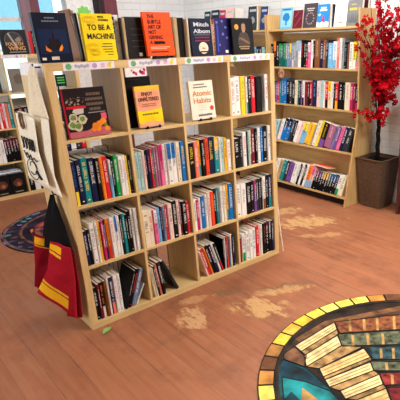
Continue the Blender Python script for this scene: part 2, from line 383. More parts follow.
# ------------------------------------------------------------ the cube bookcase in the middle of the room
def cube_case(loc, name, label):
    root = empty(name, loc); tag(root, label, 'bookcase')
    S, t, d, c, D = 1.468, .038, .016, .336, .39
    for x in (0, S - t): bx('side_panel', (x, 0, t), (x + t, D, S - t), BIRCH_V, root, .0012)
    bx('bottom_panel', (0, 0, 0), (S, D, t), BIRCH_H, root, .0012); tp = bx('top_panel', (0, 0, S - t), (S, D, S), BIRCH_H, root, .0012)
    for i in range(1, 4):
        z = t + i * c + (i - 1) * d; bx('shelf_board', (t, .001, z), (S - t, D - .001, z + d), BIRCH_H, root, .0008)
    for i in range(1, 4):
        x = t + i * c + (i - 1) * d
        for j in range(4):
            z = t + j * (c + d); bx('divider', (x, .002, z), (x + d, D - .002, z + c), BIRCH_V, root, .0008)
    return root, tp
S, TT, DV, CU, DP = 1.468, .038, .016, .336, .39
main, top_panel = cube_case((0, 0, 0), 'bookcase', 'pale birch cube bookcase of sixteen cubbies standing mid-room on the floorboards')
CX = [TT + i * (CU + DV) for i in range(4)]                  # inner left of each column
CZ = [S - TT - CU - i * (CU + DV) for i in range(4)]         # board top of each row
TAPE = mat((236, 232, 238), .45, .02)
dotg, lil, gry, yel, pnk = mat((110, 182, 120), .5), mat((196, 160, 212), .5), mat((176, 180, 200), .5), mat((238, 214, 96), .5), mat((232, 190, 214), .5)
def tape(parent, x0, x1, z0, z1, y=-.0006, dots='gsvpy'):
    t = bx('label_strip', (x0, y, z0), (x1, y + .0005, z1), TAPE, parent); W = x1 - x0; h = z1 - z0; cz = (z0 + z1) / 2
    def d2(nm, pts, m, yy=-.0003):
        q = MB(); q.prism(pts, 'y', y + yy, y - .00005, m); q.build(nm, m, t)
    if 'g' in dots: d2('green_dot', disc(x0 + W * .10, cz, h * .42), dotg)
    for i in range(5):
        if 's' in dots: q = MB(); cx = x0 + W * (.24 + .055 * i); q.prism(disc(cx, cz + h * .05 * (-1) ** i, h * .24, 10), 'y', y - .0003, y - .00005); q.build('printed_letter', gry, t)
    d2('lilac_dot', disc(x0 + W * .60, cz + h * .02, h * .36), lil)
    d2('pink_mark', [(x0 + W * .72, cz - h * .3), (x0 + W * .8, cz - h * .28), (x0 + W * .8, cz + h * .3), (x0 + W * .72, cz + h * .28)], pnk)
    d2('yellow_mark', [(x0 + W * .86, cz - h * .35), (x0 + W * .94, cz - h * .32), (x0 + W * .93, cz + h * .1), (x0 + W * .97, cz + h * .38), (x0 + W * .89, cz + h * .4), (x0 + W * .86, cz)], yel)
    return t
for a, b_ in ((.085, .345), (.423, .715), (.772, 1.045), (1.105, 1.43)): tape(main, a, b_, 1.431, 1.4665)

ROW = ['top-row', 'second-row', 'third-row', 'bottom-row']; COLN = ['far-left', 'centre-left', 'centre-right', 'far-right']
def place(r, c): return '%s %s cubby' % (ROW[r], COLN[c])
SP = {
 (1, 0): 'n/b_y:24:1 n:30:1.02 t/y:37:1.04 n:36:1.02 k:24:1 o:22:1 r:28:1 s^c:19:.9 k:15:.97 g:26:.98 w:26:.95 w/r:20:.95 y:11:.93 k:20:.92',
 (1, 1): 'l:22:.95 l:22:.95 P/r:19:.97 k:12:.96 n/p:18:.98 r:14:.98 e:13:.98 h:16:1 h:17:1 p^M:26:1.04 w:20:1.04 w^b:34:1.05 w^b:32:1.05 c/B:28:1.04 b/y:30:1.03',
 (1, 2): 'k/y:38:.95 S/w:28:.96 Y_t:18:.97 k/w:24:.99 O/k:27:1 n/y:36:1.01 t^Y:33:1 w/B:14:.96 l:22:.94 Y:22:.92 w/r:26:.86',
 (1, 3): 'k/w:40:.84 d:18:.9 w/r:24:.98 k/g:12:.98 l:12:1 c_B:12:1 m:24:1.02 k:18:1.02 w:20:1.03 b:18:1.04 k:28:1.05 w:20:1.05',
 (2, 0): 'n/w:22:.86 k:20:.88 w:33:1 w:15:1 Y:19:1 M:19:1 n:14:1 o_r:24:1.02 w/r:28:1.02 w^b:24:1.04 w:14:1.02 k:16:1.03 t:22:1.04 k:16:1 k/w:24:1.06 w:18:1.1 w/k:18:1.1 w:15:1.1',
 (2, 1): 'c/k:34:.95 c/r:28:.93 p^w:24:.92 s:22:.93 n/w:10:.95 q:16:.95 r:18:.95 P:28:.97 k/w:28:1.02 P/k:20:1.0 m:14:.96 k:30:.94 r/w:24:.9',
 (2, 2): 'w:20:.9 M/w:20:.87 w:12:.9 b/w:24:.93 w:16:.96 P/B:20:1 O/o:24:1 k:20:1.05 t:14:1.05 G/k:16:1.05 w:18:1.05 c:20:1.06 Y_t:16:1.07 b/w:34:1.08',
 (2, 3): 'w:32:.98 w:34:.98 k/w:28:.98 k:22:.98 v^M:16:.99 d/w:18:1 d/w:16:1 k:10:1 w_B:22:1.02 k:16:1.03 n_t:24:1.04',
 (3, 3): 'm/r:22:.78 w_g:22:.9 w:24:.94 w:22:.95 w:22:.97 r:21:1 P:12:1 w/G:14:1 k/B:24:1.02 k^m:18:1.02 k^G:16:1.03 n/w:16:1.03',
 (0, 3): 'w/r:24:1 w/k:30:1.02 y/g:24:1.02 w_t:12:1 k:20:1 r:24:1.02 k/d:36:.98 >20 w/r:20:1.02',
}
for (r, c), s in SP.items():
    fill(s, CX[c] + .004, CX[c] + CU - .003, CZ[r], .004, place(r, c))
# bottom row: leaning groups
x0 = CX[0] + .003
a_, x = fill('k:26:.86 m:14:.94 k/o_P:24:.95 B:20:.97 w:13:1 n_S:26:1 w/p:24:1.03 w:20:1.03', x0, 0, CZ[3], .004, 'upright half of bottom-row far-left cubby', raw=True)
b_, x = fill('>6 L20 k/w:11:1.02 k/r:26:1.02 q/w:28:.98', x, 0, CZ[3], .004, 'right half of bottom-row far-left cubby', raw=True, depth=(.16, .17))
fill('>3 L28 w/g:9:.56', x, 0, CZ[3], .004, place(3, 0), raw=True, depth=(.12, .13))[0][0][0]['label'] = 'small thin white book leaning below the slate-blue one in bottom-row far-left cubby'
fill('L-6 c:12:.85 c:11:.86 k/w:15:.9 S/w:15:.93 k^d:23:.97 >76 L-22 d/k:20:1.02', CX[1] + .027, 0, CZ[3], .004, place(3, 1), raw=True)
fill('L-16 P:14:.86 r/w:25:.9 o:14:.94 k:24:.97 n/w:24:.98 w:17:.98 k_r:20:.96 >1 L0 k:12:.98 w:8:1 n:14:1 O:16:.98 q:14:1 c:18:1.02 n:17:1', CX[2] + .071, 0, CZ[3], .004, place(3, 2), raw=True)

# second row of books behind, backs to the camera: fore-edges and top edges show over the front books
def back_row(r, c, spec, H=.24, lab=None):
    its = []; x = CX[c] + .006
    for tk in spec.split():
        col, wd = tk.split(':'); wd = float(wd) / 1000
        o = make_book(wd - .0008, H * rng.uniform(.96, 1.03), .155, col, title=False)
        o.matrix_world = Matrix.Translation((x + wd - .0004, .372, CZ[r] + .0006)) @ Matrix.Rotation(PI, 4, 'Z'); x += wd; its.append(o)
        REST.append(o)
back_row(1, 0, 'k:20 w:12 k:18 d:22 k:14 w:26 k:18 w:24 k:22 w:24 k:26 w:20 k:30 w:30', .222)
back_row(2, 0, 'k:18 w:22 k:14 d:22 k:24 B:16 k:22 w:20 k:18 m:22 k:24 w:18 k:22 w:40 k:20', .235)
back_row(2, 1, 'k:46 d:44 k:50 G:42 k:50 w:40 k:50', .24)
back_row(2, 2, 'w:60 k:22 k:30 k:24 w:40 k:40 w:50 k:40', .225)
back_row(3, 0, 'k:22 w:20 k:26 d:24 w:20 k:22 k:26 k:30 k:26 d:30 k:36 w:30', .235)
back_row(3, 1, 'c:50 k:9 c:54 k:8 c:52', .25)
back_row(3, 2, 'w:30 w:26 k:30 w:24 k:34 k:30 w:30 k:24', .225)
back_row(3, 3, 'w:26 k:22 w:24 k:30 w:30 k:26 k:30 w:30', .235)
back_row(1, 2, 'w:34 k:12 G:40 w:50 G:30', .19)
sp = bx('label_strip', (-.0008, .03, 1.405), (-.0001, .385, 1.4665), TAPE, main)
# loose papers lying on the back books, wire bookends
def papers(r, c, x, z, rz, sx=.2, sy=.13, label='loose white papers lying on the back books'):
    root = empty('paper_stack', (CX[c] + x, .28, CZ[r] + z), (0, 0, rz)); tag(root, '%s in the %s' % (label, place(r, c)), 'papers')
    for i in range(3):
        bx('paper_sheet', (-sx / 2 + i * .006, -sy / 2 - i * .003, i * .0016), (sx / 2 + i * .003, sy / 2 - i * .003, i * .0016 + .001), mat((240, 238, 234), .7), root)
papers(1, 0, .15, .228, .08); papers(1, 1, .13, .002 + .0, .05, .22, .15, 'white papers lying behind the front books'); papers(1, 2, .14, .205, -.06)
papers(1, 3, .10, .002, .04, .18, .15, 'white papers lying behind the front books'); papers(2, 0, .17, .25, .03, .22, .12); papers(2, 2, .12, .24, .05, .2, .12); papers(2, 3, .12, .002, -.05, .2, .14, 'white papers lying behind the front books')
def wire_end(x, y, z, w_, h, lab):
    q = MB(); q.tube([(0, 0, .002), (0, 0, h), (w_ * .1, .0, h + .008), (w_ * .9, 0, h + .008), (w_, 0, h), (w_, 0, .002)], .0022, 6)
    o = q.build('wire_bookend', mat((22, 22, 24), .4), None); o.location = (x, y, z); tag(o, lab, 'bookend')
wire_end(CX[0] + .07, .196, CZ[1], .10, .26, 'left black wire bookend behind the second-row far-left books')
wire_end(CX[0] + .20, .196, CZ[1], .09, .255, 'right black wire bookend behind the second-row far-left books')
wire_end(CX[1] + .16, .192, CZ[3], .08, .27, 'black wire bookend in the half-empty bottom-row centre-left cubby')

# ------------------------------------------------------------ face-out books
def front_book(name, label, W, H, D, col, loc, rot=(R(-4), 0, 0), spine=None, edge='page', group=None, cat='book', rough=.35):
    """cover faces -y"""
    root = empty(name, loc, rot); tag(root, label, cat, group)
    c = mat(col, rough, .03, 20); q = MB(); t = .0018
    q.box((0, 0, 0), (W, t, H)); q.box((0, D - t, 0), (W, D, H)); q.box((0, t, 0), (t, D - t, H)); q.build('cover', c, root)
    q = MB(); q.box((t + .0002, t + .0002, .0025), (W - .003, D - t - .0002, H - .0025)); q.build('page_block', PAGES, root)
    return root
def patch(parent, name, pts, m, y=-.0008, t=.0006):
    q = MB(); q.prism(pts, 'y', y, y + t, m); return q.build(name, m, parent)
def rect(x0, z0, x1, z1): return [(x0, z0), (x1, z0), (x1, z1), (x0, z1)]
def blob(cx, cz, r, n=11, k=.25, sd=0):
    rr = random.Random(sd); return [(cx + r * (1 + rr.uniform(-k, k)) * math.cos(2 * PI * i / n), cz + r * (1 + rr.uniform(-k, k)) * math.sin(2 * PI * i / n)) for i in range(n)]
def stand(loc, label, w_=.1):
    root = empty('book_stand', loc); tag(root, label, 'stand'); K = mat((18, 18, 20), .3)
    q = MB(); q.box((0, -.012, 0), (w_, .0, .006)); q.build('ledge', K, root, .001)
    q = MB(); q.box((.006, -.018, 0), (.018, -.0125, .016)); q.build('hook', K, root, .001); q = MB(); q.box((w_ - .018, -.018, 0), (w_ - .006, -.0125, .016)); q.build('hook', K, root, .001)
    q = MB(); q.box((w_ * .3, .045, 0), (w_ * .7, .051, .11)); q.build('back_support', K, root, .001)
WT, BK, GD = mat((240, 240, 236), .5), mat((22, 20, 22), .5), mat((222, 176, 84), .4)
Z = S + .0005
# navy fantasy hardback
b1 = front_book('book', 'dark navy hardback with a flaming spire, standing at the left end of the bookcase top', .155, .222, .03, (12, 20, 44), (-.012, .002, Z + .003))
patch(b1, 'cover_art', rect(.012, .04, .143, .15), mat((14, 34, 74), .4), -.0006)
patch(b1, 'cover_art', [(.03, .07), (.05, .06), (.075, .055), (.105, .06), (.122, .075), (.11, .082), (.1, .11), (.085, .1), (.08, .16), (.072, .1), (.06, .112), (.055, .085)], mat((22, 8, 16), .5), -.0010)
patch(b1, 'flame', [(.036, .055), (.05, .048), (.062, .05), (.055, .06), (.045, .066), (.038, .078)], mat((250, 140, 30), .4), -.0013)
patch(b1, 'flame', [(.096, .05), (.108, .052), (.116, .066), (.114, .082), (.104, .07), (.098, .062)], mat((250, 150, 40), .4), -.0013)
for zz, x0_, x1_ in ((.196, .055, .1), (.182, .04, .115)):
    q = MB(); x = x0_
    while x < x1_: q.box((x, -.0009, zz), (x + .004, -.0005, zz + .006)); x += .0065
    q.build('cover_title', mat((140, 150, 178), .4), b1)
patch(b1, 'price_sticker', rect(.012, .012, .03, .023), WT, -.0009); patch(b1, 'price_sticker', rect(.055, .012, .09, .027), mat((214, 208, 186), .5), -.0009)
# row standing behind it
def spine_book(label, W, H, D, col, loc, rot=(0, 0, 0), acc='w', **k):
    o = make_book(W, H, D, col, acc, **k); o.location = loc; o.rotation_euler = rot; tag(o, label, 'book'); return o
spine_book('thin brown book leaning left behind the yellow book', .012, .255, .15, 'B', (.262, .19, Z), (0, R(-8), 0))
spine_book('thin white book leaning left behind the yellow book', .02, .25, .15, 'w', (.277, .19, Z), (0, R(-7), 0))
spine_book('thin black book leaning directly behind the left edge of the yellow book', .012, .226, .03, 'k', (.206, .04, Z), (0, R(-3), 0), title=False)
st = MB(); pts = []
for i in range(18): a = 2 * PI * i / 18; rr_ = .042 if i % 2 else .032; pts.append((rr_ * math.cos(a), rr_ * math.sin(a)))
st.prism(pts, 'y', 0, .001); o = st.build('price_burst', mat((140, 226, 110), .5)); o.location = (.305, .183, 1.70); tag(o, 'green paper starburst stuck up behind the yellow book', 'paper star')
q = MB(); q.box((-.003, .0015, -.2315), (.003, .0045, .02)); q.build('stick', WT, o)
# yellow
b2 = front_book('book', 'bright yellow book with black capital lettering on the bookcase top', .160, .222, .028, (250, 222, 20), (.214, .004, Z + .003))
for s_, x_, z_, sz, wd in (('MARK', .085, .203, .013, .032), ("O'CONNELL", .085, .188, .013, .055), ('TO BE A', .026, .146, .036, .118), ('MACHINE', .018, .104, .036, .138)): text('cover_title', s_, BK, b2, x_, z_, sz, wd)
for i, (a0, w0) in enumerate(((.09, .05), (.082, .058), (.088, .05), (.094, .046), (.108, .03))): patch(b2, 'blurb_line', rect(a0, .078 - i * .013, a0 + w0, .0815 - i * .013), mat((60, 52, 20), .5), -.0008)
GO = mat((214, 158, 20), .5)
for (cx, cz, sx) in ((.04, .193, 1), (.035, .065, 1), (.045, .038, .8)):
    for k in range(3):
        r_ = (.028 - .008 * k) * sx; q = MB(); q.tube([(cx + r_ * 1.2 * math.cos(a * PI / 9), -.0006, cz + r_ * .6 * math.sin(a * PI / 9)) for a in range(18)], .0008, 4); q.build('line_drawing', GO, b2)
# behind yellow, right
spine_book('black book standing behind the right edge of the yellow book', .022, .214, .14, 'k', (.384, .06, Z))
spine_book('white book standing right of the yellow book', .030, .224, .14, 'w', (.41, .085, Z), acc='G')
# black hardback facing out with cream edge
b3 = front_book('book', 'black hardback with white sticker, half behind the orange book', .125, .212, .03, (30, 26, 26), (.462, .055, Z + .003), (R(-3), 0, 0))
patch(b3, 'price_sticker', rect(.062, .012, .08, .03), WT)
for i in range(4): patch(b3, 'cover_print', rect(.03, .06 + i * .03, .1, .064 + i * .03), mat((70, 62, 58), .5))
spine_book('cream-spined book standing left of the black hardback', .018, .21, .14, 'T', (.440, .05, Z), acc='T')
spine_book('thin dark book at the left of the cream spine on the bookcase top', .007, .208, .024, 'd', (.4315, .05, Z), title=False)
# orange
stand((.565, .0, Z), 'small black stand under the orange book')
b4 = front_book('book', 'orange book with stacked black capitals on a small black stand', .168, .226, .02, (252, 84, 20), (.548, .004, Z + .014), (R(-5), 0, 0))
for i, s_ in enumerate(('THE', 'SUBTLE', 'ART OF', 'NOT', 'GIVING')): text('cover_title', s_, BK, b4, .022, .194 - i * .0265, .0265, (.044, .082, .08, .046, .082)[i])
text('cover_title', 'A', BK, b4, .022, .194 - 5 * .0265, .0265, .017); patch(b4, 'ink_blot', blob(.075, .071, .013, 15, .3, 3) and [(.046, .063), (.06, .060), (.085, .062), (.115, .061), (.116, .072), (.1, .078), (.07, .076), (.048, .078)], BK)
patch(b4, 'cover_print', rect(.022, .044, .14, .048), mat((255, 190, 150), .5)); patch(b4, 'cover_print', rect(.022, .036, .12, .040), mat((255, 190, 150), .5)); patch(b4, 'cover_print', rect(.022, .018, .13, .024), mat((60, 20, 10), .5))
# trio of spines
spine_book('black book right behind the orange book', .02, .216, .14, 'k', (.722, .07, Z)); spine_book('cream book between two black books on the bookcase top', .026, .217, .14, 'T', (.744, .04, Z), acc='T')
spine_book('thick black book standing left of the navy lettered book', .046, .214, .14, 'k', (.771, .05, Z), title=False)
# navy with white lettering
spine_book('cream-edged book standing between black spine and navy lettered cover', .012, .208, .12, 'c', (.820, .022, Z), acc='c')
b5 = front_book('book', 'navy book with large white serif-like name and pale semicircle picture', .150, .208, .024, (20, 30, 56), (.836, .004, Z + .003))
text('cover_title', 'Mitch', mat((214, 220, 226), .5), b5, .024, .165, .031, .104); text('cover_title', 'Albom', mat((214, 220, 226), .5), b5, .018, .128, .031, .116)
patch(b5, 'rule_line', rect(.02, .117, .13, .119), mat((150, 160, 180), .5))
for i in range(2):
    q = MB(); x = .026
    while x < .12: q.box((x, -.0009, .1 - i * .018), (x + .005, -.0004, .107 - i * .018)); x += .0085
    q.build('cover_title', mat((170, 60, 80), .5), b5)
patch(b5, 'cover_art', disc(.078, .045, .033, 20), mat((240, 226, 200), .5)); patch(b5, 'cover_art', [(.05, .028), (.106, .028), (.1, .02), (.056, .02)], mat((20, 30, 56), .5), -.0012); patch(b5, 'cover_art', rect(.068, .04, .09, .047), mat((214, 110, 110), .5), -.0012)
bx('cover_edge', (.146, -.0006, 0), (.1505, -.0001, .208), cm('T'), b5)
# patterned + purple
b6 = spine_book('book with brown-pink marbled edge left of the purple cover', .034, .208, .13, 'B', (.992, .035, Z), acc='P')
for i in range(26):
    xx, zz = rng.uniform(.006, .028), rng.uniform(.01, .195); bx('marbling', (xx - .003, -.0012, zz), (xx + .003, -.0003, zz + .004), mat((190, 140, 130), .5), b6)
b7 = front_book('book', 'deep purple-blue hardback with pale streaks left of the portrait cover', .125, .215, .03, (38, 34, 96), (1.030, .04, Z + .003), (R(-3), 0, 0))
for i, (cx, cz) in enumerate(((.02, .19), (.06, .195), (.085, .16), (.03, .06), (.09, .1), (.06, .12))): patch(b7, 'cover_art', blob(cx, cz, .008, 7, .4, i), mat((120, 120, 190), .5))
patch(b7, 'cover_art', [(.012, .02), (.02, .02), (.028, .16), (.016, .19)], mat((60, 80, 190), .5)); patch(b7, 'price_sticker', rect(.07, .012, .092, .028), WT)
# portrait book
b8 = front_book('book', 'black book with portrait of a man and round gold sticker at right end', .168, .214, .03, (18, 18, 20), (1.137, .004, Z + .003))
SK, SK2, SH = mat((176, 138, 108), .5), mat((132, 98, 76), .5), mat((74, 64, 60), .5)
patch(b8, 'cover_art', [(.04, .06), (.045, .1), (.06, .125), (.075, .135), (.1, .135), (.122, .12), (.134, .09), (.136, .055), (.1, .042), (.06, .045)], SH, -.0009)
patch(b8, 'cover_art', [(.05, .085), (.062, .092), (.1, .07), (.13, .06), (.136, .07), (.11, .082), (.07, .1), (.052, .1)], SK2, -.0012)
patch(b8, 'cover_art', [(.076, .148), (.08, .135), (.09, .128), (.1, .135), (.106, .15), (.106, .172), (.098, .184), (.084, .184), (.076, .172)], SK, -.0012)
patch(b8, 'cover_art', [(.074, .168), (.078, .184), (.09, .190), (.104, .186), (.109, .17), (.104, .178), (.09, .182), (.079, .178)], mat((70, 50, 40), .5), -.0015)
for x_ in (.083, .096): patch(b8, 'cover_art', rect(x_, .163, x_ + .005, .165), BK, -.0016)
patch(b8, 'cover_art', rect(.086, .146, .097, .148), mat((110, 60, 50), .5), -.0016)
patch(b8, 'gold_sticker', disc(.036, .162, .016, 20), mat((232, 160, 60), .4), -.0012)
for zz, x0_, x1_ in ((.042, .045, .13), (.03, .055, .12)):
    q = MB(); x = x0_
    while x < x1_: q.box((x, -.0016, zz), (x + .005, -.0012, zz + .007)); x += .008
    q.build('cover_title', mat((200, 176, 130), .5), b8)

# ------------------------------------------------------------ top row of cubbies
zc = CZ[0] + .0008
c1 = front_book('cookbook', 'large dark cookbook with plated greens and orange fruit in top-left cubby', .222, .246, .03, (34, 24, 24), (.062, .016, zc + .004), (R(-5), 0, 0))
patch(c1, 'cover_edge', rect(.0, .0, .008, .246), mat((170, 20, 44), .4), -.0009); patch(c1, 'cover_art', [(.008, .0), (.222, .0), (.222, .035), (.15, .05), (.1, .03), (.008, .03)], mat((188, 96, 104), .5), -.0009)
patch(c1, 'cover_art', rect(.014, .145, .112, .158), mat((206, 24, 44), .5), -.0012)
patch(c1, 'cover_art', [(.04, .13), (.05, .144), (.1, .144), (.095, .12), (.06, .115)], mat((204, 198, 186), .5), -.0012)
rr = random.Random(5)
for i in range(34): patch(c1, 'cover_art', blob(rr.uniform(.016, .112), rr.uniform(.16, .2), rr.uniform(.002, .005), 6, .3, i), mat(rr.choice([(170, 158, 140), (90, 70, 64), (130, 100, 84)]), .5), -.0012)
for (cx, cz) in ((.04, .1), (.085, .09), (.058, .055), (.03, .065)):
    patch(c1, 'cover_art', blob(cx, cz, .023, 12, .12, int(cx * 999)), mat((206, 196, 168), .5), -.0013)
    patch(c1, 'cover_art', blob(cx, cz + .002, .015, 9, .25, int(cx * 99)), mat((104, 150, 74), .5), -.0017)
    patch(c1, 'cover_art', blob(cx + .004, cz, .006, 7, .3, 3), mat((190, 70, 60), .5), -.002)
for (cx, cz, r_) in ((.145, .05, .017), (.168, .058, .016), (.158, .035, .015), (.19, .068, .018), (.205, .03, .014), (.135, .034, .013)): patch(c1, 'cover_art', blob(cx, cz, r_, 10, .12, int(cx * 999)), mat((248, 140, 34), .5), -.0014)
patch(c1, 'cover_art', blob(.2, .05, .01, 8, .3, 4), mat((100, 140, 50), .5), -.0018); patch(c1, 'cover_art', rect(.184, .08, .212, .112), mat((222, 90, 110), .5), -.0011)
for (s0, z0_, n_) in ((.125, .205, 10), (.118, .18, 12), (.118, .155, 12), (.13, .13, 8)):
    q = MB(); x = s0
    while x < s0 + n_ * .0075: q.box((x, -.0013, z0_), (x + .0045, -.0008, z0_ + .014)); x += .0075
    q.build('cover_title', mat((126, 106, 88), .5), c1)
patch(c1, 'cover_print', rect(.12, .117, .21, .121), mat((150, 150, 150), .5), -.0012)
q = MB(); q.box((0, 0, 0), (.05, .003, .055)); o = q.build('shelf_sign', mat((22, 34, 28), .4)); o.location = (.0405, .004, 1.36); tag(o, 'small dark sign with green print at the left of the top-left cubby', 'sign')
for i in range(3): patch(o, 'printed_line', rect(.008, .014 + i * .012, .042, .02 + i * .012), mat((90, 190, 100), .5))
q = MB(); q.box((.006, .001, -.265), (.012, .004, -.0002)); q.build('stem', BK, o)
# open box behind: black tray leaning
bb = front_book('book', 'large black picture book leaning behind the yellow and peach book', .18, .278, .02, (16, 15, 17), (.405, .07, zc + .003), (R(-4), 0, 0))
for i in range(2): patch(bb, 'cover_print', rect(.03, .262, .12, .266), mat((60, 56, 50), .5))
stand((.478, .012, zc), 'small black stand under the yellow and peach book')
b9 = front_book('book', 'peach and yellow book with black brush lettering in the top row', .152, .225, .018, (236, 170, 132), (.453, .014, zc + .008), (R(-5), 0, 0))
YL = mat((252, 214, 20), .4)
patch(b9, 'cover_art', rect(.0, .198, .152, .225), mat((248, 196, 60), .4), -.0006)
patch(b9, 'cover_art', [(.0, .03), (.0, .094), (.04, .086), (.1, .092), (.152, .1), (.152, .03), (.13, .018), (.1, .03), (.05, .03), (.02, .016)], YL, -.0007)
patch(b9, 'cover_art', [(.01, .12), (.03, .105), (.12, .106), (.145, .13), (.14, .19), (.02, .19)], mat((238, 156, 118), .5), -.0006)
text('cover_title', 'ENJOY', BK, b9, .038, .172, .028, .068, y=-.0014); text('cover_title', 'UNFILTERED', BK, b9, .014, .143, .028, .126, y=-.0014)
for i in range(2): patch(b9, 'cover_print', rect(.034, .124 - i * .009, .12, .127 - i * .009), mat((110, 60, 50), .5), -.0012)
q = MB(); x = .028
while x < .125: q.box((x, -.0016, .066), (x + .006, -.0008, .075)); x += .010
q.build('cover_author', BK, b9)
# white card with pink blots hanging at the top edge
q = MB(); q.box((0, 0, 0), (.125, .001, .046)); o = q.build('shelf_card', WT); o.location = (.400, .003, 1.3835); tag(o, 'white card with magenta blots hanging under the top panel', 'card')
for i, (cx, cz, r_) in enumerate(((.05, .02, .008), (.062, .012, .009), (.09, .022, .01), (.105, .015, .012), (.112, .032, .008), (.038, .03, .005))): patch(o, 'blot', blob(cx, cz, r_, 9, .3, i), mat((214, 60, 130) if i % 2 else (150, 40, 80), .5))
# cream bestseller
stand((.835, .012, zc), 'small black stand under the cream book with orange lettering')
b10 = front_book('book', 'cream book with big orange two-line lettering and red dot, top row', .172, .228, .02, (240, 232, 212), (.802, .014, zc + .008), (R(-5), 0, 0))
OT = mat((214, 140, 84), .5)
text('cover_title', 'Atomic', OT, b10, .018, .140, .044, .138); text('cover_title', 'Habits', OT, b10, .022, .097, .044, .126)
for zz, a0, a1 in ((.203, .035, .11), (.187, .03, .128)):
    q = MB(); x = a0
    while x < a1: q.box((x, -.0009, zz), (x + .005, -.0004, zz + .007)); x += .0072
    q.build('cover_title', mat((70, 60, 50), .5), b10)
for i in range(3): patch(b10, 'cover_print', rect(.05, .08 - i * .012, .11, .0825 - i * .012), mat((206, 196, 176), .5))
patch(b10, 'red_dot', disc(.148, .062, .014, 20), mat((222, 60, 44), .5)); q = MB(); x = .045
while x < .14: q.box((x, -.0009, .018), (x + .006, -.0004, .03)); x += .0085
q.build('cover_author', mat((50, 46, 44), .5), b10)
cr = empty('paperback_pile', (.752, .2, 1.322)); 
COL.objects.unlink(cr); bpy.data.objects.remove(cr)
o = spine_book('dark-backed book standing deep in the corner behind the cream bestseller', .05, .262, .12, 'k', (.750, .15, zc), acc='s', top='s')

# ------------------------------------------------------------ bags hanging on the left side panel
def cloth(name, left, right, thick, m, parent, waves=3, amp=.006, nv=22, nu=14, out=(-1, 0, 0), seed=1, m2=None, bands=()):
    """padded cloth sheet between a left and a right outline (lists of 3-D points, top to bottom)"""
    def along(pts, t):
        pts = [Vector(p) for p in pts]; L_ = [(pts[i + 1] - pts[i]).length for i in range(len(pts) - 1)]; s = t * sum(L_)
        for i, l in enumerate(L_):
            if s <= l or i == len(L_) - 1: return pts[i].lerp(pts[i + 1], min(1, s / l))
            s -= l
    q = MB(); q.ms = [m] if m2 else []; out = Vector(out).normalized(); rr = random.Random(seed); ph = [rr.uniform(0, 6) for _ in range(4)]
    for side in (1, -1):
        for i in range(nv + 1):
            a, b_ = along(left, i / nv), along(right, i / nv)
            for j in range(nu + 1):
                u = j / nu; p = a.lerp(b_, u); e = math.sin(PI * u) ** .5 * min(1, math.sin(PI * min(.5, (i + .4) / nv * 3 / 2)) + .2) * (1 if i < nv else .35)
                f = amp * (math.sin(u * waves * PI + ph[0] + i * .11) + .5 * math.sin(u * 7 + i * .35 + ph[1]) + .4 * math.sin(i * .55 + ph[2] + u * 2))
                p = p + out * (side * thick / 2 * e + f * math.sin(PI * u) + thick / 2)
                q.v.append(tuple(p))
    n = (nv + 1) * (nu + 1)
    idx = lambda s, i, j: s * n + i * (nu + 1) + j
    for s in (0, 1):
        for i in range(nv):
            for j in range(nu):
                f = (idx(s, i, j), idx(s, i, j + 1), idx(s, i + 1, j + 1), idx(s, i + 1, j)); q.f.append(f)
                v_, u_ = (i + .5) / nv, (j + .5) / nu; q.mi.append(q.slot(m2) if (s == 0 and any(a <= v_ <= b_ and c <= u_ <= d for a, b_, c, d in bands)) else 0)
    for i in range(nv):
        for j in (0, nu): q.f.append((idx(0, i, j), idx(0, i + 1, j), idx(1, i + 1, j), idx(1, i, j))); q.mi.append(0)
    for j in range(nu):
        for i in (0, nv): q.f.append((idx(0, i, j), idx(0, i, j + 1), idx(1, i, j + 1), idx(1, i, j))); q.mi.append(0)
    return q.build(name, m, parent, smooth=True)
CANV = mat((240, 230, 208), .9, .06, 90, bump=.25); CANV2 = mat((230, 216, 188), .9, .06, 90, bump=.25)
hk = MB(); hk.tube([(-.0005, .055, 1.452), (-.03, .055, 1.452), (-.036, .055, 1.468)], .004, 8); o = hk.build('bag_hook', mat((40, 40, 42), .35, metal=.6)); tag(o, 'upper dark hook screwed to the side panel, holding the canvas tote', 'hook')
tote = empty('tote_bag', (0, 0, 0)); tag(tote, 'cream canvas tote bag with black sketch print hanging on the bookcase side', 'bag')
cloth('strap', [(-.026, .085, 1.462), (-.026, .135, 1.43), (-.026, .17, 1.35), (-.026, .27, 1.21)], [(-.022, .045, 1.462), (-.022, .030, 1.43), (-.022, .015, 1.35), (-.022, -.03, 1.215)], .020, CANV2, tote, 4, .003, seed=3)
cloth('body', [(-.040, .40, 1.221), (-.040, .405, 1.035), (-.040, .41, .846), (-.040, .30, .838)], [(-.020, -.015, 1.222), (-.020, .03, 1.05), (-.020, .06, .92), (-.020, .0, .812)], .018, CANV, tote, 3, .004, seed=5)
cloth('front_panel', [(-.062, .385, 1.216), (-.062, .392, 1.035), (-.062, .38, .852)], [(-.060, .085, 1.214), (-.060, .115, 1.045), (-.060, .05, .86)], .010, CANV, tote, 2, .003, seed=8)
INK = mat((44, 40, 40), .7); X = -.0765
def ink(pts, r=.0028): q.tube([(X, y, z) for y, z in pts], r, 5)
q = MB()
for (y0, w_) in ((.325, .03), (.275, .028), (.23, .03), (.19, .026), (.155, .022)):
    ink([(y0, 1.10), (y0 - w_ * .4, 1.06), (y0 - w_ * .1, 1.035)]); ink([(y0, 1.098), (y0 - w_, 1.094), (y0 - w_ * .8, 1.04)]); ink([(y0 - w_ * .2, 1.07), (y0 - w_, 1.064)])
ink([(.31, 1.0), (.28, 1.015), (.26, .985), (.23, 1.01), (.21, .985), (.18, 1.0), (.15, .985), (.12, .995)]); ink([(.33, 1.02), (.29, .985), (.25, .995), (.3, 1.01)])
ink([(.235 + .085 * math.cos(a * PI / 10), .93 + .055 * math.sin(a * PI / 10)) for a in range(21)], .0022)
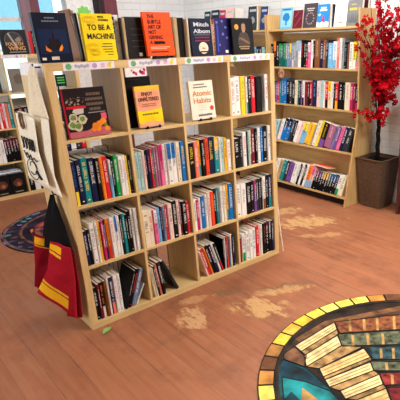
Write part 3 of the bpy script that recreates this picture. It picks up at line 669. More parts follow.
ink([(.22 + .045 * math.cos(a * PI / 8), .945 + .03 * math.sin(a * PI / 8)) for a in range(12)], .0022); ink([(.28, .91), (.24, .9), (.2, .91), (.17, .93)]); ink([(.18, .93), (.14, .905), (.12, .895)], .006)
q.build('printed_drawing', INK, tote)
q = MB(); q.tube([(-.078, .262, 1.225), (-.078, .235, 1.222), (-.078, .228, 1.16), (-.078, .25, 1.148), (-.078, .275, 1.155), (-.078, .28, 1.21), (-.078, .262, 1.225)], .0065, 8); q.build('wooden_ring', wood((126, 86, 60), (100, 66, 46), (20, 20, 20)), tote, smooth=True)
# crimson bag
RED = mat((168, 20, 38), .95, .12, 160, bump=.5); RED2 = mat((140, 14, 32), .95, .12, 160, bump=.5); GLD = mat((240, 176, 30), .9, .08, 160, bump=.4); BLK = mat((16, 15, 17), .95, .1, 120, bump=.3)
hk = MB(); hk.tube([(-.0005, .165, .79), (-.02, .165, .79), (-.026, .165, .81)], .004, 8); o = hk.build('bag_hook', mat((40, 40, 42), .35, metal=.6)); tag(o, 'lower dark hook on the side panel, holding the crimson bag', 'hook')
rb = empty('shoulder_bag', (0, 0, 0)); tag(rb, 'crimson cloth bag with gold stripes and black straps hanging low on bookcase side', 'bag')
OUTR = (-.75, -.66, 0)
cloth('strap', [(-.020, .19, .79), (-.075, .225, .62), (-.108, .22, .50)], [(-.016, .15, .79), (-.018, .058, .643), (-.020, -.02, .49)], .018, BLK, rb, 2, .004, seed=4)
cloth('back_panel', [(-.137, .24, .58), (-.158, .24, .411), (-.186, .24, .275)], [(-.050, .19, .545), (-.07, .19, .398), (-.10, .2, .19)], .022, RED2, rb, 2, .005, out=OUTR, seed=6, m2=GLD, nv=50, bands=[(.05, .15, .06, .94), (.18, .205, .06, .94)])
cloth('side_panel', [(-.03, .09, .505), (-.035, .12, .296), (-.06, .16, .060)], [(-.016, -.030, .505), (-.016, -.012, .303), (-.016, .035, .085)], .034, RED2, rb, 2, .004, seed=7)
cloth('front_panel', [(-.078, .16, .543), (-.118, .17, .384), (-.192, .18, .262)], [(-.042, -.045, .553), (-.040, -.020, .373), (-.050, .05, .085)], .026, RED, rb, 2, .005, out=OUTR, seed=9, m2=GLD, nv=50, bands=[(.04, .14, .0, .58), (.17, .195, .0, .58), (.73, .755, 0, .75), (.79, .92, 0, .75)])
# cream bag on the far side of the bookcase
rt = empty('tote_bag'); tag(rt, 'cream cloth bag hanging on the right-hand side panel of the cube bookcase', 'bag')
cloth('body', [(1.472, .06, 1.16), (1.472, .05, .98), (1.472, .03, .80)], [(1.472, .33, 1.16), (1.472, .34, .98), (1.472, .34, .80)], .022, CANV, rt, 3, .003, out=(1, 0, 0), seed=12)
cloth('strap', [(1.470, .13, 1.36), (1.470, .11, 1.25), (1.470, .10, 1.15)], [(1.470, .26, 1.36), (1.470, .28, 1.25), (1.470, .29, 1.15)], .012, CANV2, rt, 2, .001, out=(1, 0, 0), seed=13)
q = MB(); q.tube([(1.4685 + .005, .015, .46), (1.476, .012, .38), (1.482, .004, .25), (1.49, -.006, .12), (1.50, -.012, .012)], .005, 6); o = q.build('cord', mat((236, 230, 214), .6)); tag(o, 'pale cord hanging down the right side of the cube bookcase to the floor', 'cord')

# ------------------------------------------------------------ wall bookcases along the right wall (slanted fronts)
def FR(z): return 2.63 + .206 * z if z < .85 else 2.805 - .01 * (z - .85)
FX, LN = 2.6435, .0674; AT = math.atan(LN)
def slope(h): return .206 if h < .8 else .05
HS = [.0948, .522, .909, 1.288, 1.658]
def wall_case(y0, L_, label):
    root = empty('wall_bookcase', (0, y0, 0)); tag(root, label, 'bookcase', 'slanted tan bookcases along the wall')
    prof = [(2.63, 0), (2.775, .70), (2.800, .86), (2.805, 1.0), (2.785, 1.8045), (3.02, 1.8045), (3.02, 0)]
    for y in (0, L_ - .018):
        q = MB(); q.prism(prof, 'y', y, y + .018); q.build('side_panel', TAN_V, root, .0012)
    for h in HS:
        t = .019; sl = slope(h); dep = .19 if h < 1.6 else .21; fx = FR(h) + .002; p = [(fx, h), (fx + dep, h - dep * sl), (fx + dep - sl * t, h - dep * sl - t), (fx - sl * t, h - t)]
        q = MB(); q.prism(p, 'y', .018, L_ - .018); q.build('shelf_board', TAN_H, root, .001)
    bxp = [(FR(.08) + .195, .05), (FR(.85) + .195, .85), (2.995, 1.62), (3.007, 1.62), (FR(.85) + .207, .85), (FR(.08) + .207, .05)]
    q = MB(); q.prism(bxp, 'y', .018, L_ - .018); q.build('back_panel', TAN_H, root)
    q = MB(); q.box((2.70, .018, 0), (2.715, L_ - .018, .045)); q.build('kick_board', mat((50, 38, 30), .6), root)
    return root
Y0, LL = .313, 1.235
wall_case(Y0, LL, 'tan slanted wall bookcase beside the red flowering plant'); wall_case(Y0 + LL + .012, LL, 'tan slanted wall bookcase further back, mostly hidden behind the cube bookcase')
def shelf_T(y, h):   # local x right (towards -y), local y away (into the shelf), z up along the slant
    return Matrix.Translation((FR(h) + .002, y, h)) @ Matrix.Rotation(-PI / 2, 4, 'Z') @ Matrix.Rotation(-math.atan(slope(h)), 4, 'X')
YL, YR = Y0 + LL - .02, Y0 + .021
W_ = YL - YR
def wrow(h, spec, place, Hd, raw=False, x0=0.002, end=.003, **k): return fill(spec, x0, W_ - end, .0004, 0, place, Hd=Hd, T=shelf_T(YL, h), depth=(.12, .15), raw=raw, name='book', inset=(.002, .01), hard=.2, **k)
wrow(HS[3], 'k:40:.9 k/o^o:47:1 k:39:.95 ' + ' '.join(('e/l^g:34:.9', 'e/w:33:.9', 'e/l^g:33:.91', 'G/w_t:33:.9', 'q/w:32:.9', 'q/y^y:32:.9', 'q/w_P:32:.92', 'G/w:31:.92')) + ' G^l:28:1 w/p^s:42:1 k/r:35:1.02 k/w:30:.98 k_r:31:.97 p^w:38:.93 w:29:1.03 k:25:1.0 B/T:66:1.06 n:44:1.0 B/P:38:1.02 d:25:1 s/w:62:.9 w/b_s:49:.95 S/w:30:1.08 w/r:30:1.06 G:30:1.05 k/s:35:.92 B:23:.86 w/k:40:.92 y_w:41:.94 k_p:32:.86', 'upper wall-bookcase row', .255)
wrow(HS[2], 'd:26:.9 e:24:.84 v:31:.86 M:40:.9 t:23:.92 b:44:1.04 b:40:1.03 k:45:.98 d/w:44:.96 k:36:.95 c:36:1 e:23:.98 k:28:.96 v:22:.95 w_k:35:1 m/r:41:.95 k:27:.94 r_k:34:.96 n/s:67:1.04 P:47:1.02 l/t:43:1.04 w:19:1 r_k:38:1.02 c^y:44:1.02 w:27:1.02 k:20:.95 r_Y:37:.97 k/w:66:1.03 k:18:1 c/B:64:1.02 M:35:1 m/P:34:1 k_M:28:.96', 'middle wall-bookcase row', .25)
wrow(HS[1], 'L13 s:40:.9 l/k:45:.92 G:30:.95 w/p:36:.98 b^k:52:1.02 b/w^k:52:1.02 d/w:40:1 k:26:1 w/r:40:.98 P/r:38:.98 s^y:62:.95 Y/k:74:.95 G:20:.9 c:40:1.12 y:28:1.14 k/y_v:66:1.06 h/P:76:1 q:25:1 v/P:34:1.0 p:36:1.02 n:37:1 d:54:.98', 'lower wall-bookcase row', .235, end=.062)
wrow(HS[0], 'L12 w:40:.9 e:48:.94 G:30:.95 w/B:48:.98 T:44:.98 t:46:.98 d:45:.98 v/k:60:.96 w/k:44:.98 w/G:30:.98 k:24:.98 w:30:1 k:29:1 w:24:1 o_s:46:1 P^p_s:42:.98 ' + ' '.join('k/w%s:28:.86' % s for s in ('^h', '^h', '^v', '^G', '^Y', '^Y', '^q', '^b', '^b', '^n')) + ' w_g:38:.86 c/g:40:.84', 'bottom wall-bookcase row', .235, end=.052)
Tb = shelf_T(YL, HS[0])
o = front_book('book', 'large orange-red book lying flat on the dark matching series, bottom wall shelf', .22, .12, .02, (226, 74, 40), (0, 0, 0)); o.matrix_world = Tb @ Matrix.Translation((.72, .06, .2475)) @ Matrix.Rotation(R(2.5), 4, 'Y') @ Matrix.Rotation(-PI / 2, 4, 'X') @ Matrix.Translation((0, -.02, -.06))
# displays on the ledge
TL = shelf_T(YL, HS[4])
def led(label, y_left, y_right, H, col, D=.022, dy=.02, tilt=6, case=TL, yl=YL, name='book'):
    o = front_book(name, label, y_left - y_right, H, D, col, (0, 0, 0), group=None)
    o.matrix_world = case @ Matrix.Translation((yl - y_left, dy, .0035)) @ Matrix.Rotation(R(-tilt), 4, 'X') @ Matrix.Scale(.85, 4, (0, 0, 1)); return o
o = led('light blue book with blue brain shape on the wall bookcase ledge', 1.381, 1.210, .235, (110, 186, 226)); patch(o, 'cover_art', rect(.012, .02, .16, .2), mat((150, 210, 236), .5), -.0006); patch(o, 'cover_art', blob(.086, .13, .05, 14, .12, 2), mat((40, 130, 200), .5), -.001); patch(o, 'cover_art', rect(.076, .04, .1, .09), mat((60, 140, 206), .5), -.001); patch(o, 'cover_title', rect(.03, .21, .14, .222), mat((30, 90, 150), .5), -.001)
o = led('maroon book with small pale print on the wall bookcase ledge', 1.196, 1.063, .20, (104, 26, 44))
for i in range(14): patch(o, 'cover_print', rect(.02 + (i * 37 % 9) * .01, .02 + i * .012, .04 + (i * 37 % 9) * .01, .025 + i * .012), mat((170, 90, 100), .5))
o = led('dark grey book with pink ornament between maroon and blue books on ledge', 1.050, .870, .262, (66, 62, 66)); 
for i in range(12): patch(o, 'cover_art', blob(.09 + .05 * math.cos(i * PI / 6), .10 + .06 * math.sin(i * PI / 6), .010, 7, .4, i), mat((170, 120, 136), .5))
patch(o, 'cover_title', rect(.04, .2, .14, .212), mat((190, 186, 186), .5)); patch(o, 'cover_title', rect(.05, .18, .13, .19), mat((190, 186, 186), .5))
o = led('sky-blue book with red figure and clouds on the wall bookcase ledge', .867, .717, .24, (40, 130, 214)); patch(o, 'cover_art', [(.0, .0), (.152, .0), (.152, .05), (.12, .062), (.1, .045), (.07, .06), (.04, .045), (.0, .06)], mat((226, 236, 244), .5)); patch(o, 'cover_art', [(.066, .06), (.096, .06), (.09, .11), (.081, .13), (.073, .11)], mat((214, 44, 50), .5), -.0012); patch(o, 'cover_title', rect(.03, .17, .12, .186), WT); patch(o, 'cover_title', rect(.04, .195, .11, .21), WT); patch(o, 'cover_art', blob(.03, .13, .014, 9, .3, 5), mat((200, 224, 244), .5))
o = spine_book('cream book standing spine out right of the sky-blue ledge book', .018, .24, .12, 'c', (0, 0, 0), acc='T'); o.matrix_world = TL @ Matrix.Translation((YL - .696, .02, .0008)) @ Matrix.Scale(.85, 4, (0, 0, 1))
o = spine_book('navy book standing spine out left of the white ledge book', .014, .23, .12, 'n', (0, 0, 0)); o.matrix_world = TL @ Matrix.Translation((YL - .672, .02, .0008)) @ Matrix.Scale(.85, 4, (0, 0, 1))
o = led('white book with thin grey lettering on the wall bookcase ledge', .648, .500, .255, (236, 236, 232)); patch(o, 'cover_title', rect(.03, .21, .12, .218), mat((150, 150, 150), .5)); patch(o, 'cover_title', rect(.04, .19, .11, .197), mat((150, 150, 150), .5)); patch(o, 'cover_art', blob(.075, .1, .02, 9, .3, 5), mat((190, 186, 180), .5)); patch(o, 'cover_print', rect(.055, .03, .1, .05), mat((180, 150, 140), .5))
o = led('grey book with yellow block lettering at the right end of the ledge', .494, .338, .258, (122, 124, 126), D=.03)
q = MB(); x = .022
for i in range(5): q.box((x, -.0012, .155), (x + .013, -.0004, .178)); x += .017
q.build('cover_title', mat((236, 196, 60), .5), o)
for i in range(16): patch(o, 'cover_art', rect(.014 + i * .0068, .03, .017 + i * .0068, .06 + (i * 29 % 17) * .004), mat((84, 86, 90), .5))
patch(o, 'cover_title', rect(.035, .21, .09, .216), mat((220, 190, 120), .5))
o = led('dark maroon book standing behind the grey one at the right end of the ledge', .480, .334, .285, (66, 20, 28), D=.03, dy=.115, tilt=0)
# further bookcase: ledge and the row under it
Y2 = Y0 + LL + .012; YL2 = Y2 + LL - .02; TL2 = shelf_T(YL2, HS[4])
for lab, a, b_, H, c in (('dark green-blue book far along the ledge, above the navy lettered book', 2.753, 2.63, .28, (34, 56, 66)), ('black book with pale band far along the ledge, behind the purple cover', 2.61, 2.45, .29, (34, 40, 44)), ('crimson and navy book far along the ledge', 2.44, 2.33, .28, (186, 40, 74)),
        ('pink-white book with pale figure far along the ledge, above the portrait cover', 2.32, 2.175, .30, (238, 196, 186)), ('dark book with pale wreath portrait on the further ledge', 1.91, 1.755, .29, (52, 60, 68)), ('navy-blue book at the right end of the further ledge', 1.70, 1.585, .275, (40, 62, 120))):
    o = led(lab, a, b_, H, c, case=TL2, yl=YL2); W2 = a - b_
    patch(o, 'cover_art', rect(W2 * .15, H * .78, W2 * .85, H * .88), mat((180, 196, 206), .5), -.0009); patch(o, 'cover_art', blob(W2 * .5, H * .42, W2 * .28, 12, .2, 3), mat((150, 158, 160) if c[0] < 100 else (236, 110, 100), .5), -.0009)
for lab, y, k_, H in (('cream book standing spine out on the further ledge', 1.748, 'c', .25), ('thin tan book standing spine out on the further ledge', 1.728, 'T', .245), ('grey-white book standing spine out on the further ledge', 2.13, 'w', .25)):
    o = spine_book(lab, .018, H, .12, k_, (0, 0, 0)); o.matrix_world = TL2 @ Matrix.Translation((YL2 - y, .02, .0008))
fill('k:34 n:30 c:26 k:40 w:30 t:26 k:36 d:36 s:30 n:34 d:28 l:34 e:30', W_ - .60, W_ - .003, .0004, 0, '', Hd=.20, T=shelf_T(YL2, HS[3]), depth=(.12, .15), inset=(.002, .01), rest=True)
# hanging wooden round
q = MB(); q.prism(disc(0, 0, .045, 24), 'x', 0, .006); o = q.build('round_sign', wood((206, 150, 120), (186, 130, 100), (20, 20, 20))); o.location = (2.792, 1.345, 1.222); tag(o, 'small round wooden sign hanging at the left edge of the wall bookcase', 'sign')
q = MB(); q.tube([(-.001, .026 - .052 * 0, -.02), (-.001, .02, .022), (-.001, 0, -.004), (-.001, -.02, .022), (-.001, -.026, -.02)], .003, 6); q.build('letter', mat((80, 40, 36), .5), o)
q = MB(); q.tube([(.003, 0, .045), (.003, 0, .056)], .0015, 5); q.build('string', WT, o)

# ------------------------------------------------------------ cube bookcase at the back left
BX, BY = -.112, 3.12
back, btop = cube_case((BX, BY, 0), 'bookcase', 'pale birch cube bookcase under the window, behind the cube bookcase with bags')
def bcx(i): return BX + TT + i * (CU + DV)
for a, b_ in ((.66, .91), (1.03, 1.28)): tape(back, a - BX - .05 - .2 * 0, b_ - BX - .05, 1.431, 1.4665, dots='')
def bfill(spec, c, r, plc, Hd, rest=False):
    fill(spec, bcx(c) + .004, bcx(c) + CU - .003, CZ[r], BY + .004, plc, Hd=Hd, rest=rest)
bfill('k:30 r:26 w:24 M:26 p:26 p:30 w:22 r:24:.98 w:22 r:30 w:20 S:26 t:34:1.04', 1, 1, 'second row of the window-side bookcase', .255)
bfill('w:36 w:34 w/k:36 w:34 w/k:36 ' + 'k/w^m:27 ' * 5, 1, 2, 'third row of the window-side bookcase', .245)
bfill('k:30 m:30 k:40 w:30 k:40 n:30 d:40', 2, 1, 'second row of the back bookcase, behind the tote', .20, True)
bfill('k:30 w:30 k:40 k:36 d:40', 2, 3, 'bottom row of the back bookcase, behind the tote', .17, True)
bfill('w:30 k:30 n:40 w:36 d:40', 2, 2, 'third row of the back bookcase, behind the tote', .2, True)
bfill('w:30 k:30 n:40 w:36 d:40 r:30 w:26', 3, 1, 'second row, right end of the back bookcase', .2, True)
bfill('w:30 s:30 n:40 w:36 d:40 r:30', 3, 2, 'third row, right end of the back bookcase', .2, True)
for i, (x, lab) in enumerate(((.30, 'black book with brown portrait at the left in the bottom row by the window'), (.452, 'black book with brown portrait facing out below the white books, beside the tote'))):
    o = front_book('book', lab, .145, .225, .11, (24, 20, 22), (x, BY + .012, CZ[3] + .001), (0, 0, 0)); patch(o, 'cover_art', blob(.072, .12, .045, 12, .15, i), mat((96, 58, 44), .5)); patch(o, 'cover_art', blob(.078, .105, .022, 10, .15, i + 3), mat((170, 96, 66), .5), -.0012)
    patch(o, 'cover_print', rect(.03, .02, .11, .03), mat((150, 130, 110), .5))
pp = empty('paper_stack', (.33, BY + .10, CZ[3] + .262)); 
COL.objects.unlink(pp); bpy.data.objects.remove(pp)
o = front_book('book', 'blue and white flat book lying on the portrait books by the window', .27, .16, .022, (70, 150, 220), (0, 0, 0)); o.matrix_world = Matrix.Translation((.31, BY + .02, CZ[3] + .2325)) @ Matrix.Rotation(PI / 2, 4, 'X') @ Matrix.Rotation(PI, 4, 'X'); patch(o, 'cover_print', rect(.02, .02, .25, .10), WT)
o.matrix_world = Matrix.Translation((.31, BY + .02 + .0, CZ[3] + .234)) @ Matrix(((1, 0, 0, 0), (0, 0, 1, 0), (0, -1, 0, .022), (0, 0, 0, 1)))
o = front_book('book', 'grey-brown book facing out in the top row by the window, beside the tote', .15, .235, .02, (128, 118, 106), (.662, BY + .03, CZ[0] + .003)); patch(o, 'cover_art', blob(.08, .13, .05, 12, .2, 4), mat((104, 94, 84), .5)); patch(o, 'cover_art', rect(.12, .02, .142, .2), mat((60, 50, 48), .5))
o = front_book('book', 'dark grey book facing out at the far left of the top row', .13, .21, .02, (52, 48, 50), (.44, BY + .03, CZ[0] + .003)); patch(o, 'cover_art', rect(.02, .03, .1, .16), mat((84, 76, 74), .5))
o = front_book('book', 'grey patterned book lying across the tops of the pink and white row', .14, .060, .02, (150, 146, 138), (0, 0, 0)); o.location = (.46, BY + .015, CZ[1] + .268); o.rotation_euler = (R(-3), 0, 0)
o = front_book('book', 'black book with gold lettering and grey disc on the back bookcase top', .245, .235, .03, (20, 20, 24), (.645, BY + .004, Z + .003))
patch(o, 'cover_art', disc(.12, .13, .088, 28), mat((84, 82, 86), .5), -.0006); patch(o, 'cover_art', disc(.12, .13, .078, 28), mat((60, 60, 66), .5), -.0009); patch(o, 'cover_art', [(.07, .2), (.085, .205), (.15, .06), (.13, .06)], mat((176, 170, 160), .5), -.0012); patch(o, 'cover_art', [(.13, .14), (.17, .17), (.19, .15), (.18, .12), (.14, .12)], mat((150, 130, 124), .5), -.0012)
GT = mat((226, 168, 96), .4); text('cover_title', 'FOURTH', GT, o, .04, .085, .04, .16, y=-.0016); text('cover_title', 'WING', GT, o, .055, .038, .052, .16, y=-.0016); patch(o, 'cover_print', rect(.06, .018, .22, .024), mat((190, 180, 170), .5), -.001)
spine_book('thin red book standing right of the gold-lettered book by the window', .026, .225, .15, 'r', (.915, BY + .02, Z), acc='r'); spine_book('thin black book right of the red one on the back bookcase top', .02, .225, .15, 'k', (.943, BY + .02, Z)); spine_book('thin white book at the right on the back bookcase top', .02, .21, .15, 'w', (.965, BY + .02, Z), acc='G')
o = front_book('book', 'orange and yellow book at the far left on the back bookcase top', .10, .23, .03, (236, 130, 50), (.528, BY + .03, Z + .003)); patch(o, 'cover_art', rect(.0, .0, .1, .1), mat((248, 220, 110), .5))
# ------------------------------------------------------------ round mats
def mat_rug(c, r, rin, label, base, ringf, art, pal, extra=None):
    root = empty('round_rug', (c[0], c[1], 0)); tag(root, label, 'rug')
    q = MB(); q.prism(disc(0, 0, r, 72), 'z', .0005, .006); q.build('backing', mat((38, 30, 26), .9), root)
    q = MB(); q.prism(disc(0, 0, rin, 72), 'z', .0061, .0068); q.build('field', base, root)
    ringf(root)
    q = MB()
    for i, (col, pts) in enumerate(art): q.prism(pts, 'z', .0068, .0072 + i * .00004, pal[col])
    q.build('printed_design', None, root)
    return root
def dy(rgb, n=.35, s=14): return mat(rgb, .55, n, s)
CR = dict(shade=dy((70, 50, 36)), wood=dy((120, 82, 52)), strap=dy((118, 80, 56)), teal=dy((14, 88, 92), .5, 9), deep=dy((14, 56, 70), .5, 9), aqua=dy((24, 130, 134), .45, 9), gold=dy((178, 138, 78), .3), cream=dy((232, 208, 148), .22, 20), tan=dy((222, 186, 122), .25, 20), ink=dy((172, 134, 84), .4, 20),
          brown=dy((128, 74, 46), .4, 30), sage=dy((94, 100, 76), .45, 30), navy=dy((44, 74, 78), .5, 26), red=dy((132, 44, 38), .5, 30), maroon=dy((120, 30, 34), .4, 30))
NEAR_ART = [('shade',[(-0.274,0.661),(-0.337,0.631),(-0.366,0.613),(-0.361,0.601),(-0.263,0.617),(0.062,0.62),(0.395,0.395),(0.715,-0.0),(0.715,-0.0),(0.712,0.07),(0.701,0.139),(0.697,0.156),(0.467,0.443),(0.01,0.646),(-0.242,0.668),(-0.266,0.663)]),('wood',[(-0.22,0.631),(0.033,0.623),(0.434,0.421),(0.71,0.083),(0.701,0.139),(0.687,0.197),(0.478,0.45),(0.033,0.667),(-0.215,0.665)]),('strap',[(-0.383,0.579),(-0.351,0.462),(-0.279,0.518),(-0.263,0.617),(-0.35,0.613)]),('teal',[(-0.454,0.553),(-0.506,0.506),(-0.553,0.454),(-0.595,0.397),(-0.631,0.337),(-0.661,0.274),(-0.684,0.208),(-0.701,0.139),(-0.707,0.098),(-0.468,-0.051),(-0.398,0.189),(-0.375,0.29),(-0.351,0.462),(-0.383,0.579),(-0.436,0.565)]),('deep',[(-0.454,0.553),(-0.463,0.545),(-0.483,0.486),(-0.425,0.378),(-0.376,0.265),(-0.365,0.435),(-0.376,0.586),(-0.402,0.591)]),('aqua',[(-0.58,0.371),(-0.539,0.199),(-0.429,0.12),(-0.391,0.252),(-0.425,0.378),(-0.483,0.486)]),('deep',[(-0.644,0.309),(-0.661,0.274),(-0.672,0.241),(-0.67,0.207),(-0.536,0.293),(-0.521,0.382),(-0.602,0.36)]),('gold',[(-0.576,0.267),(-0.533,0.161),(-0.472,0.256),(-0.466,0.363)]),('cream',[(-0.277,0.561),(0.015,0.56),(0.062,0.62),(-0.266,0.62)]),('ink',[(-0.286,0.525),(-0.015,0.523),(0.015,0.56),(-0.277,0.561)]),('brown',[(-0.001,0.524),(0.263,0.307),(0.532,-0.044),(0.675,0.023),(0.395,0.395),(0.062,0.62)]),('cream',[(-0.344,0.455),(-0.082,0.443),(-0.022,0.52),(-0.286,0.525)]),('ink',[(-0.309,0.399),(-0.015,0.356),(-0.082,0.443),(-0.344,0.455)]),('sage',[(-0.087,0.438),(0.144,0.228),(0.403,-0.105),(0.515,-0.052),(0.254,0.301),(-0.021,0.529)]),('tan',[(-0.341,0.344),(-0.048,0.271),(-0.016,0.343),(-0.309,0.399)]),('navy',[(-0.065,0.258),(0.035,0.156),(0.271,-0.166),(0.372,-0.119),(0.13,0.219),(-0.015,0.356)]),('ink',[(-0.351,0.323),(-0.086,0.249),(-0.048,0.271),(-0.341,0.344)]),('cream',[(-0.376,0.273),(-0.13,0.198),(-0.084,0.256),(-0.351,0.323)]),('sage',[(-0.13,0.198),(-0.042,0.105),(0.153,-0.185),(0.218,-0.153),(0.017,0.144),(-0.084,0.256)]),('ink',[(-0.36,0.221),(-0.134,0.162),(-0.13,0.198),(-0.376,0.273)]),('cream',[(-0.384,0.168),(-0.181,0.106),(-0.134,0.162),(-0.36,0.221)]),('red',[(-0.184,0.098),(-0.125,0.05),(0.032,-0.208),(0.108,-0.17),(-0.051,0.099),(-0.127,0.167)]),('ink',[(-0.352,0.129),(-0.19,0.079),(-0.181,0.106),(-0.384,0.168)]),('tan',[(-0.404,0.057),(-0.242,0.016),(-0.19,0.079),(-0.352,0.129)]),('maroon',[(-0.246,0.019),(-0.216,-0.011),(-0.091,-0.235),(-0.004,-0.19),(-0.143,0.038),(-0.189,0.085)]),('ink',[(-0.401,0.028),(-0.248,-0.012),(-0.242,0.016),(-0.404,0.057)]),('cream',[(-0.452,-0.039),(-0.298,-0.074),(-0.248,-0.012),(-0.401,0.028)]),('navy',[(-0.301,-0.077),(-0.18,-0.281),(-0.101,-0.24),(-0.244,-0.006)]),('tan',[(-0.491,-0.123),(-0.356,-0.149),(-0.312,-0.084),(-0.454,-0.051)]),('brown',[(-0.356,-0.149),(-0.282,-0.318),(-0.201,-0.275),(-0.312,-0.084)]),('gold',[(0.048,0.5),(0.058,0.489),(0.151,0.57),(0.14,0.581)]),('gold',[(0.11,0.448),(0.12,0.437),(0.209,0.51),(0.198,0.521)]),('gold',[(0.164,0.397),(0.174,0.387),(0.275,0.465),(0.265,0.476)]),('gold',[(0.233,0.332),(0.244,0.322),(0.358,0.404),(0.347,0.415)]),('gold',[(-0.044,0.404),(-0.034,0.394),(0.039,0.458),(0.029,0.468)]),('gold',[(0.012,0.347),(0.022,0.337),(0.103,0.403),(0.092,0.413)]),('gold',[(0.074,0.294),(0.083,0.285),(0.166,0.348),(0.156,0.359)]),('gold',[(-0.028,0.234),(-0.019,0.224),(0.046,0.275),(0.037,0.285)]),('gold',[(0.011,0.185),(0.021,0.176),(0.092,0.229),(0.082,0.239)]),('gold',[(-0.089,0.156),(-0.08,0.147),(-0.031,0.185),(-0.041,0.195)]),('gold',[(-0.154,0.079),(-0.145,0.07),(-0.089,0.112),(-0.098,0.122)])]
LEFT_ART = [('mid',[(-0.485,0.259),(-0.488,0.253),(-0.434,0.266),(-0.417,0.302),(-0.463,0.296)]),('orange',[(-0.539,0.107),(-0.543,0.086),(-0.525,0.105),(-0.535,0.126)]),('rose',[(-0.427,0.102),(-0.343,0.09),(-0.288,0.138),(-0.257,0.329),(-0.384,0.24)]),('orange',[(-0.458,0.084),(-0.432,0.107),(-0.413,0.19),(-0.444,0.171)]),('mid',[(-0.484,-0.154),(-0.389,-0.16),(-0.334,0.003),(-0.436,0.035)])]
RIM_ART = [('lilac',[(-0.683,0.141),(-0.657,0.122),(-0.627,0.237),(-0.662,0.225)]),('lilac',[(-0.7,0.0),(-0.698,-0.031),(-0.691,-0.049),(-0.672,0.021),(-0.698,0.049)]),('tealish',[(-0.558,0.371),(-0.512,0.403),(-0.491,0.464),(-0.538,0.431)]),('tealish',[(-0.454,0.481),(-0.409,0.502),(-0.392,0.561),(-0.444,0.527)]),('blueish',[(-0.297,0.562),(-0.226,0.586),(-0.196,0.662),(-0.288,0.614)]),('blueish',[(-0.399,0.538),(-0.333,0.557),(-0.309,0.612),(-0.388,0.574)]),('plum',[(-0.622,0.257),(-0.571,0.332),(-0.549,0.415),(-0.595,0.357)])]
def ring_near(root):
    n = 44; r0, r1 = .728, .797
    cols = [(246, 214, 84), (240, 200, 70), (190, 130, 60), (244, 222, 110), (224, 184, 74), (110, 70, 44), (244, 216, 96), (236, 190, 60), (160, 112, 58), (246, 220, 100)]
    q = MB()
    for i in range(n):
        a0 = 2 * PI * (i + .06) / n; a1 = 2 * PI * (i + .94) / n; pts = [(r0 * math.cos(a0), r0 * math.sin(a0)), (r1 * math.cos(a0), r1 * math.sin(a0)), (r1 * math.cos((a0 + a1) / 2), r1 * math.sin((a0 + a1) / 2)), (r1 * math.cos(a1), r1 * math.sin(a1)), (r0 * math.cos(a1), r0 * math.sin(a1))]
        q.prism(pts, 'z', .0061, .0075, dy(cols[i * 7 % 10], .22, 12))
    q.build('tile_border', None, root)
    q = MB()
    for i in range(72):
        a0 = 2 * PI * i / 72; a1 = 2 * PI * (i + 1) / 72
        q.prism([(.70 * math.cos(a0), .70 * math.sin(a0)), (.722 * math.cos(a0), .722 * math.sin(a0)), (.722 * math.cos(a1), .722 * math.sin(a1)), (.70 * math.cos(a1), .70 * math.sin(a1))], 'z', .0069, .0092, dy((48, 38, 32)))
    q.build('inner_ring', None, root)
rug = mat_rug((.966, -1.561), .803, .722, 'round rug printed with a fan of old books inside a yellow tile border', mat((46, 34, 28), .6, .5, 9), ring_near, NEAR_ART, CR)
# page lines on the printed books
q = MB()
for col, pts in NEAR_ART:
    if col in ('cream', 'tan') and len(pts) == 4:
        a, b_, c_, d_ = [Vector((p[0], p[1], 0)) for p in pts]
        for k in (.3, .62):
            p = a.lerp(d_, k); s = b_.lerp(c_, k); dd = (s - p); nn = Vector((-dd.y, dd.x, 0)).normalized() * .0015
            p = p + dd * .04; s = p + dd * .9
            q.prism([tuple((p + nn)[:2]), tuple((p - nn)[:2]), tuple((s - nn)[:2]), tuple((s + nn)[:2])], 'z', .0085, .0094, dy((150, 112, 66)))
for col, pts in NEAR_ART:
    if col in ('cream', 'tan', 'ink', 'brown', 'sage', 'navy', 'red', 'maroon', 'teal', 'aqua', 'strap'):
        for i in range(len(pts)):
            p, s = Vector((*pts[i - 1], 0)), Vector((*pts[i], 0)); dd = s - p
            if dd.length < .004: continue
            nn = Vector((-dd.y, dd.x, 0)).normalized() * .0028
            q.prism([tuple((p + nn)[:2]), tuple((p - nn)[:2]), tuple((s - nn)[:2]), tuple((s + nn)[:2])], 'z', .0085, .0096, dy((26, 22, 22)))
q.build('page_lines', dy((150, 112, 66)), rug)
LR = dict(mid=dy((96, 58, 60), .4), orange=dy((232, 112, 70), .4), rose=dy((150, 50, 62), .4), lilac=dy((116, 118, 180), .4), tealish=dy((70, 130, 128), .4), blueish=dy((90, 130, 180), .4), plum=dy((80, 60, 90), .4))
